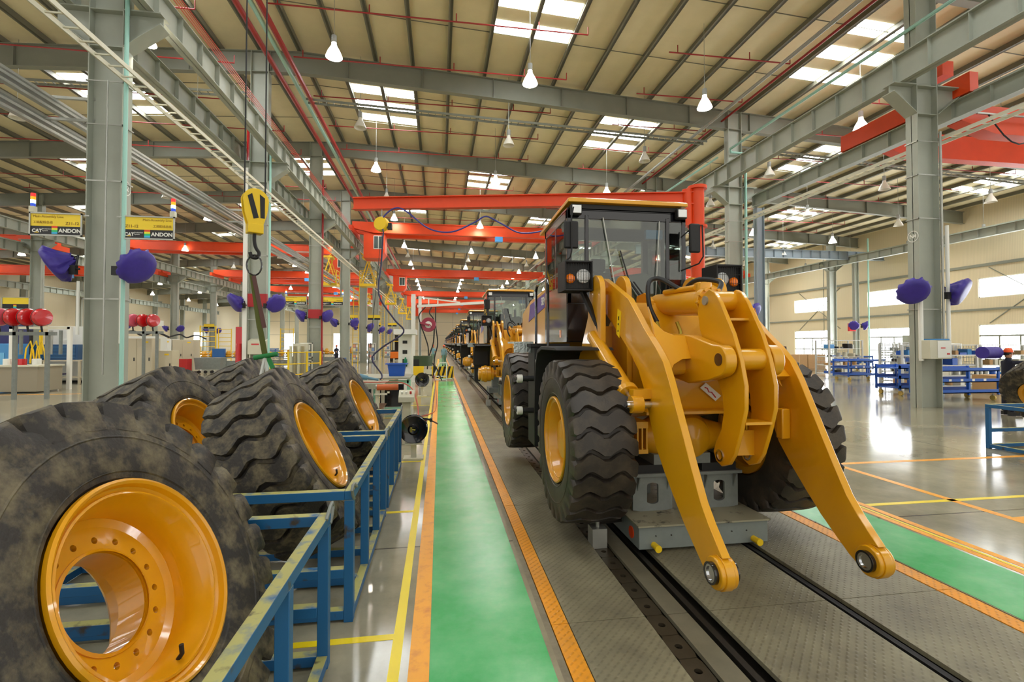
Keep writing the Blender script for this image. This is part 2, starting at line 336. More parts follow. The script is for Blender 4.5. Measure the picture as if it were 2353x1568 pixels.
# skylights : pairs of purlin gaps, three panes long
ns = 0
for j in range(-7, 8):
    xa = -6.0 + 1.6*(1 + 4*j) ; x0 = xa; 
    for q in range(-2, 8):
        yc = (26.0 if j % 2 == 0 else 16.8) + 18.7*q
        if x0 < XL+1 or x0+3.2 > XR or yc < YS+2 or yc > YE-3: continue
        ns += 1; near = 10 < yc < 50
        o = tag(bpy.data.objects.new('skylight', None), 'translucent roof light number %d of the sloping roof' % ns, kind='structure'); COL.objects.link(o); o.location = (x0+1.6, yc, roofz(x0+1.6))
        allp = MB()
        for a in (0, 1):
            for b in (-1, 0, 1):
                X0, X1 = x0+a*1.6+.09, x0+a*1.6+1.51; Y0, Y1 = yc+b*1.5-.38, yc+b*1.5+.38; za, zb = roofz(X0)-.012, roofz(X1)-.012
                vs = [(X0, Y0, za), (X1, Y0, zb), (X1, Y1, zb), (X0, Y1, za)]; vs += [(x, y, z+.008) for x, y, z in vs]; fs = [(0, 3, 2, 1), (4, 5, 6, 7), (0, 1, 5, 4), (1, 2, 6, 5), (2, 3, 7, 6), (3, 0, 4, 7)]
                if near: MB().add(vs, fs).build('pane', SKYP, o)
                else: allp.add(vs, fs)
        if not near: allp.build('pane', SKYP, o)
# roof beams on every frame line
def ibeam_roof(y, k):
    mb = MB(); dep = .92
    def seg(xa, xb):
        za, zb = roofz(xa)-.24, roofz(xb)-.24
        for (w, t0, t1) in ((.28, 0, .025), (.28, dep-.025, dep), (.014, .02, dep-.02)):
            vs = []
            for x, z in ((xa, za), (xb, zb)):
                vs += [(x, y-w/2, z-t1), (x, y+w/2, z-t1), (x, y+w/2, z-t0), (x, y-w/2, z-t0)]
            mb.add(vs, [(0, 1, 2, 3), (7, 6, 5, 4), (0, 4, 5, 1), (1, 5, 6, 2), (2, 6, 7, 3), (3, 7, 4, 0)])
    seg(XL, -6); seg(-6, XR)
    x = XL+1
    while x < XR: mb.box(x-.008, x+.008, y-.13, y+.13, roofz(x)-.24-dep+.02, roofz(x)-.26); x += 3.2
    return struct(mb.build('roof_beam', STLD), 'grey steel roof beam, %s frame line of the hall' % ORD[k])
for k, y in enumerate([COLY0] + COLY): ibeam_roof(y, k)
# columns
def hcol(x, y, h, label, d=.72, w=.36, brk=True, m=STL):
    c = MB().box(x-d/2, x-d/2+.022, y-w/2, y+w/2, 0, h).box(x+d/2-.022, x+d/2, y-w/2, y+w/2, 0, h).box(x-d/2, x+d/2, y-.01, y+.01, 0, h).build('column', m); struct(c, label)
    if brk:
        for s in (-1, 1):
            MB().prism([(x+s*d/2, 8.75), (x+s*(d/2+.75), 9.35), (x+s*(d/2+.75), 9.62), (x+s*d/2, 9.62)], 'y', y-.012, y+.012).box(min(x+s*d/2, x+s*(d/2+.78)), max(x+s*d/2, x+s*(d/2+.78)), y-.2, y+.2, 9.6, 9.63).prism([(x+s*d/2, 8.75), (x+s*(d/2+.78), 9.35), (x+s*(d/2+.78), 9.37), (x+s*d/2, 8.77)], 'y', y-.2, y+.2).build('bracket', STL, c)
        for z in (8.75, 9.6): MB().box(x-d/2+.02, x+d/2-.02, y-w/2+.01, y+w/2-.01, z-.01, z+.01).build('stiffener', STL, c)
    return c
ROWS = [(-51.6, 'row by the left wall'), (-29.6, 'row between the two left bays'), (-7.6, 'row left of the green walkway'), (14.35, 'row right of the loaders'), (36.8, 'row beside the wall on the right')]
cols = {}
for r, (x, nm) in enumerate(ROWS):
    for k, y in enumerate(COLY):
        if r != 2 and r != 3 and k > 11: continue
        cols[(r, k)] = hcol(x, y, roofz(x)-.3, 'grey steel H column, %s of the %s' % (ORD[k], nm))
# clamps and conduit on visible columns
for (r, k) in [(2, 0), (2, 1), (2, 2), (3, 0), (3, 1)]:
    c = cols[(r, k)]; x, y = ROWS[r][0], COLY[k]
    for z in (2.9, 5.6, 6.9, 7.9): MB().box(x-.39, x+.39, y-.2, y-.185, z, z+.03).box(x-.39, x-.37, y-.2, y+.2, z, z+.03).box(x+.37, x+.39, y-.2, y+.2, z, z+.03).build('clamp_band', GALV, c)
for (r, k, X, zb, zt, mm, rr) in [(2, 0, -7.12, 0.3, 11, GRNP, .045), (2, 0, -7.5, 1.2, 7.9, GALV, .02), (2, 1, -7.1, 0.3, 11, GRNP, .045), (3, 1, 14.85, 0, 11.2, GRNP, .05), (3, 0, 14.68, 2.0, 8.2, GALV, .035), (3, 0, 14.85, 2.0, 5.4, WHT, .05), (2, 0, -7.14, 1.9, 3.4, WHT, .04), (2, 0, -8.02, 2.1, 3.3, WHT, .03), (3, 0, 13.9, 1.4, 3.5, WHT, .06)]:
    MB().cyl((X, COLY[k]-.26, zb), (X, COLY[k]-.26, zt), rr, n=10).build('conduit', mm, cols[(r, k)])
for k in (1, 2): MB().box(-7.6-.37, -7.6+.37, COLY[k]-.19, COLY[k]-.182, 3.45, 4.0).box(-7.6+.362, -7.6+.372, COLY[k]-.19, COLY[k]+.19, 3.45, 4.0).build('red_band', mat('red_band', (170, 30, 34), .5), cols[(2, k)])
# grid marks: a ring with letters
def ringmark(x, y, z, s, c, rot, ax):
    MB().lathe([(.17, -.003), (.17, .003), (.15, .003), (.15, -.003)], (x, y, z), ax, 28, True).build('grid_mark_ring', WHT, c); text('grid_mark_text', s, WHT, c, (x, y, z), .17, rot, 'CENTER', bold=.004)
ringmark(-7.235, 12.3, 5.52, 'B2', cols[(2, 0)], (PI/2, 0, PI/2), (1, 0, 0)); ringmark(13.98, 12.3, 5.1, 'N4', cols[(3, 0)], (PI/2, 0, -PI/2), (-1, 0, 0))
# extra posts
p1 = hcol(15.9, 21.9, 8.75, 'slender blue-grey steel post under the end of the crane beam in the right bay', .4, .3, False, mat('post_blue_grey', (138, 150, 158), .5))
# crane runway beams
def runway(x, z0, z1, y0, y1, label, nm='crane_runway_beam', w=.3, m=STL):
    mb = MB().box(x-w/2, x+w/2, y0, y1, z0, z0+.025).box(x-w/2, x+w/2, y0, y1, z1-.025, z1).box(x-.008, x+.008, y0, y1, z0, z1); y = y0+.4
    while y < y1: mb.box(x-w/2+.02, x+w/2-.02, y-.007, y+.007, z0+.02, z1-.02); y += 1.05
    mb.box(x-.03, x+.03, y0, y1, z1, z1+.09)
    return struct(mb.build(nm, m), label)
runway(-50.7, 8.6, 9.3, YS, 120, 'crane runway beam beside the left wall'); runway(-30.45, 8.6, 9.3, YS, 120, 'crane runway beam, outer bay side of the second column row'); runway(-28.75, 9.63, 10.35, YS, 120, 'crane runway beam on the near side of the second column row')
runway(-8.4, 9.63, 10.35, YS, YE, 'crane runway beam on the left side of the columns beside the walkway'); rw = runway(-6.75, 9.63, 10.35, YS, YE, 'crane runway beam with red conductor bars above the walkway columns')
runway(13.55, 9.63, 10.45, YS, YE, 'pale crane runway beam on the right of the loader bay'); runway(15.6, 8.75, 9.3, YS, 21.9, 'short crane runway beam in the right bay ending on a slender post'); runway(35.9, 9.0, 9.6, YS, 120, 'crane runway beam beside the wall on the right')
for q in range(4): MB().box(-6.56+.02*q, -6.548+.02*q, YS, YE, 10.42+.06*q, 10.44+.06*q).build('conductor_bar', mat('conductor_red', (205, 60, 40), .4), rw)
for y, x0, x1 in ((37.5, 16, 39.5),): 
    o = MB().box(x0, x1, y-.15, y+.15, 9.35, 9.38).box(x0, x1, y-.15, y+.15, 10.05, 10.08).box(x0, x1, y-.01, y+.01, 9.35, 10.08)
    x = x0
    while x < x1: o.box(x-.01, x+.01, y-.14, y+.14, 9.36, 10.06); x += .9
    struct(o.build('jack_beam', mat('post_blue_grey', (138, 150, 158), .5)), 'pale blue-grey stiffened beam crossing the right bay')
hcol(36.6, 37.5, 9.4, 'blue-grey post under the crossing beam of the right bay', .4, .3, False)
# ================================================================ overhead services
def run(name, label, cat, pts, r, m, n=8): return tag(MB().tube(pts, r, n).build(name, m), label, cat)
run('green_pipe', 'pale green pipe running high beside the crane beam on the left', 'pipe', [(-6.1, YS, 13.0), (-6.1, 140, 13.0)], .085, GRNP)
for i, (x, s) in enumerate(((-6.55, 'outer'), (-5.8, 'inner'))):
    run('sprinkler_main', 'thick red sprinkler main, %s one of the pair along the green pipe' % s, 'pipe', [(x, YS, 12.95), (x, 140, 12.95)], .1, RED)
run('sprinkler_main', 'red sprinkler main high over the columns right of the loaders', 'pipe', [(13.75, YS, 12.9), (13.75, 140, 12.9)], .05, RED)
run('grey_pipe', 'straight grey pipe under the roof right of the loader bay', 'pipe', [(12.6, YS, 12.35), (12.6, 120, 12.35)], .07, PIPEG)
run('green_pipe', 'pale green pipe along the right columns turning down the second one', 'pipe', [(13.92, YS, 11.35), (13.92, 21.2, 11.35), (14.1, 21.45, 11.3), (14.85, 21.5, 11.3), (14.9, 21.5, 11.0), (14.9, 21.5, .3)], .055, GRNP)
run('green_pipe', 'pale green pipe beyond the second right column', 'pipe', [(13.92, 22.3, 11.35), (13.92, 120, 11.35)], .055, GRNP)
run('red_pipe', 'upright red hydrant pipe beside the second column with the red band', 'pipe', [(-8.1, 21.7, .2), (-8.1, 21.7, 12)], .06, REDG)
run('red_pipe', 'upright red pipe beside the third column carrying signs', 'pipe', [(-7.15, 30.75, .2), (-7.15, 30.75, 12)], .06, RED)
# sprinkler branches
nb = 0
for gi, (x0, x1, z) in enumerate([(-5.8, 5.4, 13.35), (8.6, 13.7, 13.0), (-29, -8, 12.9), (18, 34, 12.05)]):
    for i in range(12 if gi < 2 else 9):
        y = 16.9+3.05*i
        if gi == 3: y += .6
        t = thing('sprinkler_branch', 'thin red sprinkler branch pipe, %s row back in the %s' % (ORD[i], ['loader bay from the left main', 'loader bay right part', 'left machining bay', 'right storage bay'][gi]), 'pipe', (x0, y, z), 'red sprinkler branches under the roof')
        MB().tube([(x0, y, z), (x1, y, z)], .026, 6).build('branch_pipe', RED, t)
        x = x0+.35; 
        while x < x1+.1: MB().cyl((x, y, z-.01), (x, y, z+.3), .02, n=6).build('sprinkler_upright', RED, t); x += 3.0 if gi < 2 else 4.2
        MB().cyl((x1, y, z-.01), (x1, y, z+.3), .02, n=6).build('sprinkler_upright', RED, t)
# cable ladders
def ladder(name, label, p, q, w, step, m=GALV, big=0, up=(0, 0, 1)):
    p, q = Vector(p), Vector(q); d, s, u = basis(q-p, up); t = thing(name, label, 'cable ladder', tuple(p)); L_ = (q-p).length
    for sg in (-1, 1): MB().bar(p+s*w/2*sg, q+s*w/2*sg, .03, .1 if (sg > 0 or not big) else .1, up).build('side_rail', m, t)
    mb = MB(); n = int(L_/step)
    mb0 = MB(); a = Vector((0, 0, 0)); mb0.bar(a-s*w/2, a+s*w/2, .03, .03); me = mb0.mesh('rung', m)
    for i in range(min(n, 120)): inst('rung', me, t, tuple(d*(step*(i+.5))))
    return t
ladder('cable_ladder', 'long pale cable ladder along the columns left of the walkway', (-6.85, 1, 7.85), (-6.85, 90, 7.85), .36, .42, IVY)
ladder('cable_ladder', 'long pale cable ladder along the columns right of the loaders', (14.9, 2, 8.0), (14.9, 90, 8.0), .36, .42, IVY)
ladder('cable_ladder', 'grey cable ladder under the roof beam crossing the loader bay', (-6, 22.7, 12.95), (13.5, 22.7, 12.25), .35, .33, STLD)
ladder('cable_ladder', 'grey cable ladder crossing under the right bay roof', (15, 22.7, 12.1), (39, 22.7, 10.9), .35, .33, STLD)
ladder('cable_ladder', 'grey cable ladder crossing under the left bay roof', (-29, 22.4, 12.6), (-8, 22.4, 12.9), .35, .33, STLD)
# light crane rails (left bay)
for i, (x, z, n_) in enumerate(((-8.75, 7.35, 'upper inner'), (-8.95, 6.95, 'lower outer'))):
    t = thing('light_crane_rail', 'bright galvanised busbar rail, %s one in the left bay' % n_, 'rail', (x, 0, z))
    for dz, w in ((0, .1), (.13, .06), (-.12, .06)): MB().box(x-w, x+w, YS, 80, z+dz-.03, z+dz+.03).build('rail_profile', GALV, t)
for k in (0, 1, 2): MB().bar((-7.9, COLY[k], 7.05), (-9.2, COLY[k], 7.05), .06).bar((-7.9, COLY[k], 7.55), (-9.0, COLY[k], 7.55), .06).build('cantilever', GALV, cols[(2, k)])
# high bay lamps
LON = mat('lamp_on', (255, 247, 232), .4, emit=LAMP); LOFF = mat('lamp_reflector', (205, 210, 206), .3, metal=.3); SHD = mat('lamp_shell', (226, 222, 210), .35); SHON = mat('lamp_shell_lit', (255, 242, 224), .35, emit=SHELL)
def lamp_proto(lit):
    t = thing('high_bay_lamp', '', 'lamp', (0, 0, 0), 'bell shaped high bay lamps under the roof')
    MB().lathe([(.03, .28), (.075, .27), (.085, .2), (.1, .16), (.2, -.02), (.27, -.2), (.262, -.2), (.19, -.02), (.09, .14), (.02, .16)], (0, 0, 0), (0, 0, 1), 20).build('reflector', SHON if lit else SHD, t)
    MB().cyl((0, 0, .28), (0, 0, .52), .085, n=14).build('ballast', PIPEG, t); MB().cyl((0, 0, .5), (0, 0, 3.02), .01, n=6).build('hanger_rod', GALV, t)
    MB().lathe([(0.0001, -.19), (.12, -.2), (.2, -.19), (.235, -.15)] if lit else [(0.0001, -.1), (.06, -.1), (.08, 0), (.03, .12)], (0, 0, 0), (0, 0, 1), 20).build('bulb', LON if lit else WHT, t); return t
PL = {True: None, False: None}
nl = 0
for j in range(-6, 7):
    for i in range(18):
        x = -3.5+6.62*j; y = 16.4+5.3*i
        if not XL+3 < x < XR-3 or y > 108: continue
        lit = (i % 2 == 0) if -2 <= j <= 2 else (i % 3 == 0); lit = lit or i > 8
        if j < -2 and i % 2: continue
        z = roofz(x)-3.0
        lb = '%s bell lamp under the roof, %s row back, %s lamp line from the left wall' % ('lit' if lit else 'unlit', ORD[i], ORD[j+6])
        if PL[lit] is None: PL[lit] = lamp_proto(lit); o = PL[lit]; o['label'] = lb
        else: o = dup(PL[lit], label=lb)
        o.location = (x, y, z); nl += 1
for (x, y, z) in ((-9.35, 12.3, 10.3),):
    o = dup(PL[True], label='small lit lamp under the bracket of the nearest column'); o.location = (-6.98, 12.62, 9.25); o.scale = (.6, .6, .6)
# cranes
def girder(mb, x0, x1, y, z0, z1, w, tap=1.6):
    mb.prism([(x0, z1), (x1, z1), (x1, z0+.4*(z1-z0)), (x1-tap, z0), (x0+tap, z0), (x0, z0+.4*(z1-z0))], 'y', y-w/2, y+w/2)
    return mb
def crane(x0, x1, y, zb, cabx, label, dbl=True, h=.85):
    t = thing('bridge_crane', label, 'crane', ((x0+x1)/2, y, zb), 'orange bridge cranes')
    g = girder(MB(), x0, x1, y, zb, zb+h, .4).build('girder', ORA, t); MB().box(x0+1.7, x1-1.7, y-.26, y-.2, zb+h-.06, zb+h).box(x0+1.7, x1-1.7, y-.24, y-.2, zb, zb+.05).build('girder_lip', ORA, g)
    if dbl: girder(MB(), x0, x1, y+1.6, zb, zb+h, .4).build('girder', ORA, t)
    for x in (x0, x1): MB().box(x-.14, x+.14, y-.9, y+2.5, zb, zb+.4).build('end_truck', ORA, t)
    MB().box((x0+x1)/2-.7, (x0+x1)/2+.5, y+.2, y+1.4, zb+h-.5, zb+h+.15).build('trolley', BLK2, t)
    h_ = MB().box((x0+x1)/2+1, (x0+x1)/2+1.6, y-.5, y-.1, zb-.45, zb-.05).build('hoist', BLUL, t)
    if cabx is not None:
        c = MB().prism([(cabx, zb-.05), (cabx+1.6, zb-.05), (cabx+1.6, zb-1.5), (cabx+1.25, zb-1.95), (cabx, zb-1.95)], 'y', y-.1, y+1.6).build('cab', ORA, t)
        MB().box(cabx+.75, cabx+1.5, y-.13, y-.1, zb-1.25, zb-.2).build('cab_window_frame', WHT, c); MB().box(cabx+.81, cabx+1.1, y-.15, y-.13, zb-1.19, zb-.26).box(cabx+1.15, cabx+1.44, y-.15, y-.13, zb-1.19, zb-.26).build('cab_window_pane', mat('dark_pane', (70, 84, 84), .1), c)
    return t
for i, (y, cb) in enumerate(((38.6, -5.9), (62.5, -5.9), (88, -5.9), (104, None), (118, -5.9), (134, None))):
    crane(-6.75, 13.55, y, 10.56, cb, 'orange bridge crane over the loader line, %s one from the front' % ORD[i])
for i, (y, cb) in enumerate(((48.5, -10.6), (66.5, None), (72, None), (84, None), (97, -10.6), (112, None))):
    crane(-28.75, -8.4, y, 10.56, cb, 'orange bridge crane over the left machining bay, %s one from the front' % ORD[i])
for i, y in enumerate((42, 58)): crane(-50.7, -30.45, y, 9.4, None, 'orange bridge crane of the outermost left bay, %s one' % ORD[i])
t = thing('bridge_crane', 'double girder orange crane close overhead in the right bay', 'crane', (16, 13, 9.3), 'orange bridge cranes')
girder(MB(), 15.9, 35.8, 12.6, 8.45, 9.3, .45, 1.2).build('girder', ORA, t); girder(MB(), 15.9, 35.8, 15.4, 8.85, 9.75, .4, 1.2).build('girder', ORA, t)
MB().box(15.45, 15.75, 11.8, 16.4, 9.36, 9.95).build('end_truck', ORA, t); MB().box(15.5, 15.9, 12.6, 13.2, 10.3, 10.75).build('buffer_box', ORA, t); MB().box(35.6, 36.1, 11.8, 16.4, 9.2, 9.7).build('end_truck', ORA, t)
MB().bar((16.2, 12.2, 8.95), (35, 12.2, 8.95), .05).build('festoon_rail', GALV, t)
for q in range(6):
    x = 16.6+2.2*q; MB().tube([(x+2.2*a/8, 12.18, 8.92-.85*math.sin(PI*a/8)) for a in range(9)], .022, 6).build('festoon_cable', BLK2, t)
crane(16, 35.8, 52, 9.7, None, 'small orange bridge crane far back in the right bay')
# jib crane with hose and hoist
t = thing('jib_crane', 'orange swing jib crane behind the first loader cab with round post', 'crane', (6.6, 11.5, 0))
MB().cyl((6.6, 11.5, 0), (6.6, 11.5, 5.95), .17, n=24).cyl((6.6, 11.5, 5.9), (6.6, 11.5, 5.98), .24, n=24).cyl((6.6, 11.5, 4.9), (6.6, 11.5, 4.96), .24, n=24).build('post', ORA, t, 0)
MB().cyl((6.35, 11.55, 4.95), (6.35, 11.55, 5.9), .13, n=20).build('hinge_sleeve', ORA, t)
a, b = Vector((6.5, 11.5, 5.66)), Vector((-2.3, 13.3, 5.66)); d = (b-a).normalized()
MB().bar(a, b, .03, .3).bar(a+Vector((0, 0, .15)), b+Vector((0, 0, .15)), .2, .025).bar(a-Vector((0, 0, .15)), b-Vector((0, 0, .15)), .2, .025).build('arm', ORA, t)
MB().bar(a+Vector((0, 0, -.7)), a+d*1.2+Vector((0, 0, -.15)), .12).build('brace', ORA, t)
hz = thing('balancer_hoist', 'yellow chain balancer hanging from the jib arm', 'hoist', (-1.55, 13.15, 5.1))
MB().lathe([(.0001, -.12), (.17, -.12), (.2, -.05), (.2, .05), (.17, .12), (.0001, .12)], (-1.55, 13.15, 5.1), (.3, 1, 0), 24).build('drum_housing', YEL2, hz); MB().box(-1.45, -1.28, 13.05, 13.3, 4.98, 5.12).build('motor', BLK2, hz); MB().cyl((-1.55, 13.15, 5.28), (-1.55, 13.15, 5.5), .02).build('suspension_hook', GALV, hz)
MB().cyl((-1.55, 13.15, 4.9), (-1.85, 12.9, 1.15), .008, n=6).build('load_cable', BLK2, hz)
hp_ = []
for (px_, pz) in ((-1.5, 4.9), (-1.5, 5.25), (-1.2, 5.5), (-.9, 5.42), (-.3, 4.95), (.3, 4.85), (.9, 5.1), (1.2, 5.25), (1.6, 5.05), (2.1, 4.8), (2.8, 4.9), (3.2, 5.25), (3.6, 5.2), (4.2, 4.9)): hp_.append((px_, 13.2-(px_+2.3)*.2, pz))
def smooth(pts, n=5):
    P = [Vector(p) for p in pts]; o = []
    for i in range(len(P)-1):
        p0, p1, p2, p3 = P[max(i-1, 0)], P[i], P[i+1], P[min(i+2, len(P)-1)]
        for q in range(n):
            t_ = q/n; o.append(.5*((2*p1)+(-p0+p2)*t_+(2*p0-5*p1+4*p2-p3)*t_*t_+(-p0+3*p1-3*p2+p3)*t_**3))
    return o+[P[-1]]
tag(MB().tube(smooth(hp_), .02, 8).build('air_hose', mat('hose_blue', (52, 56, 140), .4)), 'blue air hose looping below the jib arm', 'hose')
tag(MB().tube(smooth([(-1.5, 13.1, 4.9), (-1.55, 13.1, 4.0), (-1.6, 13.05, 3.2), (-1.2, 13.0, 2.55), (-.95, 13, 2.2), (-1.5, 13, 1.8), (-1.75, 12.95, 1.5), (-1.5, 12.9, 1.1), (-1.5, 12.7, .98)]), .022, 8).build('air_hose', mat('hose_dark', (40, 36, 70), .4)), 'dark hose dropping from the balancer to the torque tool', 'hose')
# ceiling hung hook block and slings
hx, hy = -2.34, 6.5
t = thing('hook_block', 'yellow and black crane hook block hanging above the leaning tyres', 'hook', (hx, hy, 3.3), rz=.6); HK = t
pl = arc(0, .06, .15, 0, 180, 14)+[(-.13, -.1), (-.09, -.24), (-.09, -.36), (.09, -.36), (.09, -.24), (.13, -.1)]
for s in (-1, 1):
    c = MB().prism([(hx+u, 3.66+v) for u, v in pl], 'y', hy+s*.05-.012, hy+s*.05+.012).build('cheek_plate', YEL2, t, .004)
    MB().prism([(hx-.1, 3.76), (hx-.05, 3.8), (hx+.03, 3.5), (hx-.03, 3.48)], 'y', hy+s*.064-.003, hy+s*.064+.003).prism([(hx+.04, 3.8), (hx+.1, 3.76), (hx+.1, 3.5), (hx+.05, 3.5)], 'y', hy+s*.064-.003, hy+s*.064+.003).build('black_stripe', BLK2, c)
MB().lathe([(.0001, -.035), (.13, -.035), (.11, 0), (.13, .035), (.0001, .035)], (hx, hy, 3.72), (0, 1, 0), 28).build('sheave', BLK2, t)
MB().box(hx-.09, hx+.09, hy-.07, hy+.07, 3.3, 3.42).build('crosshead', YEL2, t, .01)
MB().tube(smooth([(hx, hy, 3.32), (hx, hy, 3.2), (hx+.02, hy, 3.12), (hx+.055, hy, 3.06), (hx+.03, hy, 3.0), (hx-.03, hy, 3.0), (hx-.05, hy, 3.06)]), .022, 10).build('hook', BLK2, t)
for dx in (-.12, .12): MB().cyl((hx+dx, hy, 3.76), (hx+dx*.9, hy, 13.4), .009, n=6).build('wire_rope', BLK2, t)
sl = thing('lifting_sling', 'olive webbing sling on a steel ring below the hook block', 'sling', (hx, hy, 2.6))
MB().tube([(hx+.09*math.sin(q*PI/12), hy, 2.9+.13*math.cos(q*PI/12)) for q in range(24)], .011, 8, True).build('ring', BLK, sl)
MB().bar((hx-.02, hy, 2.78), (hx+.08, hy-.02, 2.1), .065, .012, (0, 1, 0)).bar((hx+.08, hy-.02, 2.12), (hx+.15, hy-.03, 1.76), .065, .012, (0, 1, 0)).build('olive_strap', OLV, sl); MB().bar((hx, hy-.015, 2.76), (hx+.14, hy-.03, 2.1), .05, .01, (0, 1, 0)).build('brown_strap', mat('brown_webbing', (92, 62, 58), .8), sl)
MB().bar((hx+.15, hy-.03, 1.72), (hx+.12, hy-.1, 1.45), .03).bar((hx+.15, hy-.03, 1.72), (hx+.22, hy-.1, 1.42), .03).build('clear_strap', mat('clear_webbing', (196, 198, 192), .4), sl); MB().bar((hx+.19, hy-.03, 1.72), (hx+.36, hy-.1, 1.38), .055, .012, (0, 1, 0)).cyl((hx+.02, hy-.03, 1.72), (hx+.3, hy-.03, 1.77), .03).build('green_strap', GRNW, sl)
# signs
def andon(x0, x1, y, z0, z1, flip, label, lights=True, full=True):
    t = thing('andon_sign', label, 'sign', ((x0+x1)/2, y, z0), 'andon signs on the columns'); w = x1-x0; h = z1-z0; zm = z0+h*.42
    MB().box(x0, x1, y-.04, y-.015, z0, z0+.03).box(x0, x1, y-.04, y-.015, z1-.03, z1).box(x0, x0+.03, y-.04, y-.015, z0, z1).box(x1-.03, x1, y-.04, y-.015, z0, z1).build('frame', GALV, t)
    MB().box(x0+.02, x1-.02, y-.02, y+.02, zm, z1-.02).build('yellow_panel', mat('sign_yellow', (238, 206, 40), .4), t); MB().box(x0+.02, x1-.02, y-.02, y+.02, z0+.02, zm).build('black_panel', mat('sign_black', (18, 18, 22), .4), t)
    if full:
        INK = mat('sign_ink', (150, 112, 10), .5); yy = y-.024; R_ = (PI/2, 0, 0)
        text('sign_text', 'Main-Assembly Line', INK, t, (x0+.07 if not flip else x1-.07, yy, z1-.09), .075, R_, 'LEFT' if not flip else 'RIGHT', .001)
        text('sign_text', 'Z11-12', INK, t, (x1-.07 if not flip else x0+.07, yy, zm+.07), .09, R_, 'RIGHT' if not flip else 'LEFT', .001, .002)
        text('sign_text', '工装配线总线', INK, t, (x0+.07 if not flip else x1-.07, yy, zm+.08), .065, R_, 'LEFT' if not flip else 'RIGHT', .001)
        text('sign_text', 'CAT', WHT, t, (x0+.055, yy, z0+.11), .1, R_, 'LEFT', .001, .004); text('sign_text', 'Production\nSystem', WHT, t, (x0+.055+.2, yy, z0+.135), .04, R_, 'LEFT', .001)
        MB().prism([(x0+.1, z0+.065), (x0+.19, z0+.065), (x0+.145, z0+.1)], 'y', yy-.001, yy).build('logo_triangle', YEL2, t)
        text('sign_text', 'ANDON', WHT, t, (x0+w*.55, yy, z0+.12), .118, R_, 'LEFT', .001, .004)
    for q, c in enumerate(((60, 180, 230), (30, 190, 110), (240, 232, 40), (228, 60, 24))): MB().box(x0+w*.42, x0+w*.53, y-.026, y-.02, z0+.045+q*.045, z0+.045+(q+1)*.045).build('colour_bar', mat('bar%d' % q, c, .4), t)
    MB().box(min(x1, x1+.1) if not flip else x0-.12, x1+.12 if not flip else x0, y-.01, y+.02, z1-.05, z1-.02).build('arm', GALV, t)
    if lights:
        lx = x0+.05 if not flip else x1-.05
        s = thing('stack_light', 'four colour stack light on the %s' % label.replace('andon sign', 'sign').replace(' by the walkway', ''), 'signal lamp', (lx, y, z1), 'stack lights on the signs')
        MB().box(lx-.05, lx+.05, y-.05, y+.05, z1, z1+.13).build('base', IVY, s)
        for q, (c, e) in enumerate((((40, 70, 190), .4), ((170, 255, 240), 3.), ((250, 150, 20), .5), ((220, 40, 40), .5))): MB().cyl((lx, y, z1+.13+q*.075), (lx, y, z1+.2+q*.075), .045, n=14).build('lens', mat('stack%d' % q, c, .3, emit=e), s)
andon(-9.0, -7.95, 12.05, 4.3, 4.82, False, 'andon sign left of the nearest column'); andon(-7.15, -6.05, 12.05, 4.28, 4.82, True, 'andon sign right of the nearest column')
for k, nm in ((2, 'third column'), (4, 'fifth column'), (6, 'seventh column')):
    for f in (0, 1): andon(-9.3 if not f else -7.15, -8.05 if not f else -5.9, COLY[k]-.2, 4.25, 4.8, bool(f), 'andon sign %s of the %s by the walkway' % (('left', 'right')[f], nm), k == 2, k == 2)
for (x, y, nm) in ((-21.3, 27, 'behind the red hose reels'), (-27, 60, 'far back in the left bay')): andon(x, x+1.2, y, 3.6, 4.2, False, 'small andon sign on a post %s' % nm, False, False); MB().box(x+.57, x+.63, y+.02, y+.08, 0, 4.2).build('sign_post', GALV, bpy.data.objects[[o.name for o in COL.objects if o.name.startswith('andon_sign')][-1]])
# covered fans
def fanp(s):
    mb = MB(); rng = random.Random(5); n = 40; prof = [(.0001, .12), (.2, .125), (.31, .1), (.335, .06), (.335, .0), (.31, -.04), (.22, -.12), (.13, -.22), (.09, -.3)]
    mb.lathe(prof, (0, 0, 0), (0, 0, 1), n)
    for i in range(len(mb.v)):
        x, y, z = mb.v[i]; k = i // n
        if k >= 4: a = math.atan2(y, x); f = 1+.09*math.sin(a*13+k)+.05*math.sin(a*7); mb.v[i] = (x*f, y*f, z+.02*math.sin(a*9))
    return mb.mesh('fan_cover', VIO, 1.2)
FM = fanp(1); FARM = MB().tube([(0, 0, -.28), (0, 0, -.42), (.0, .05, -.5)], .03, 8).mesh('arm', BLK2)
def fan(x, y, z, side, label, tilt=.0, yaw=.0):
    t = thing('wall_fan', label, 'fan', (x, y, z), 'fans under violet covers on the columns')
    e = (PI/2+.35+tilt, 0, side*(.95+yaw)); inst('fan_cover', FM, t, (0, 0, 0), e, (1.2, 1.2, 1.1))
    d = Matrix.Rotation(e[2], 3, 'Z') @ Matrix.Rotation(e[0], 3, 'X') @ Vector((0, 0, -1))
    bx = x-side*.38
    MB().tube([Vector((x, y, z))+d*.26, Vector((x, y, z))+d*.42, (bx, y, z-.1), (bx-side*.08, y, z-.1)], .025, 8).box(bx-.1, bx+.02, y-.05, y+.05, z-.22, z-.02).build('mounting_arm', BLK2, t)
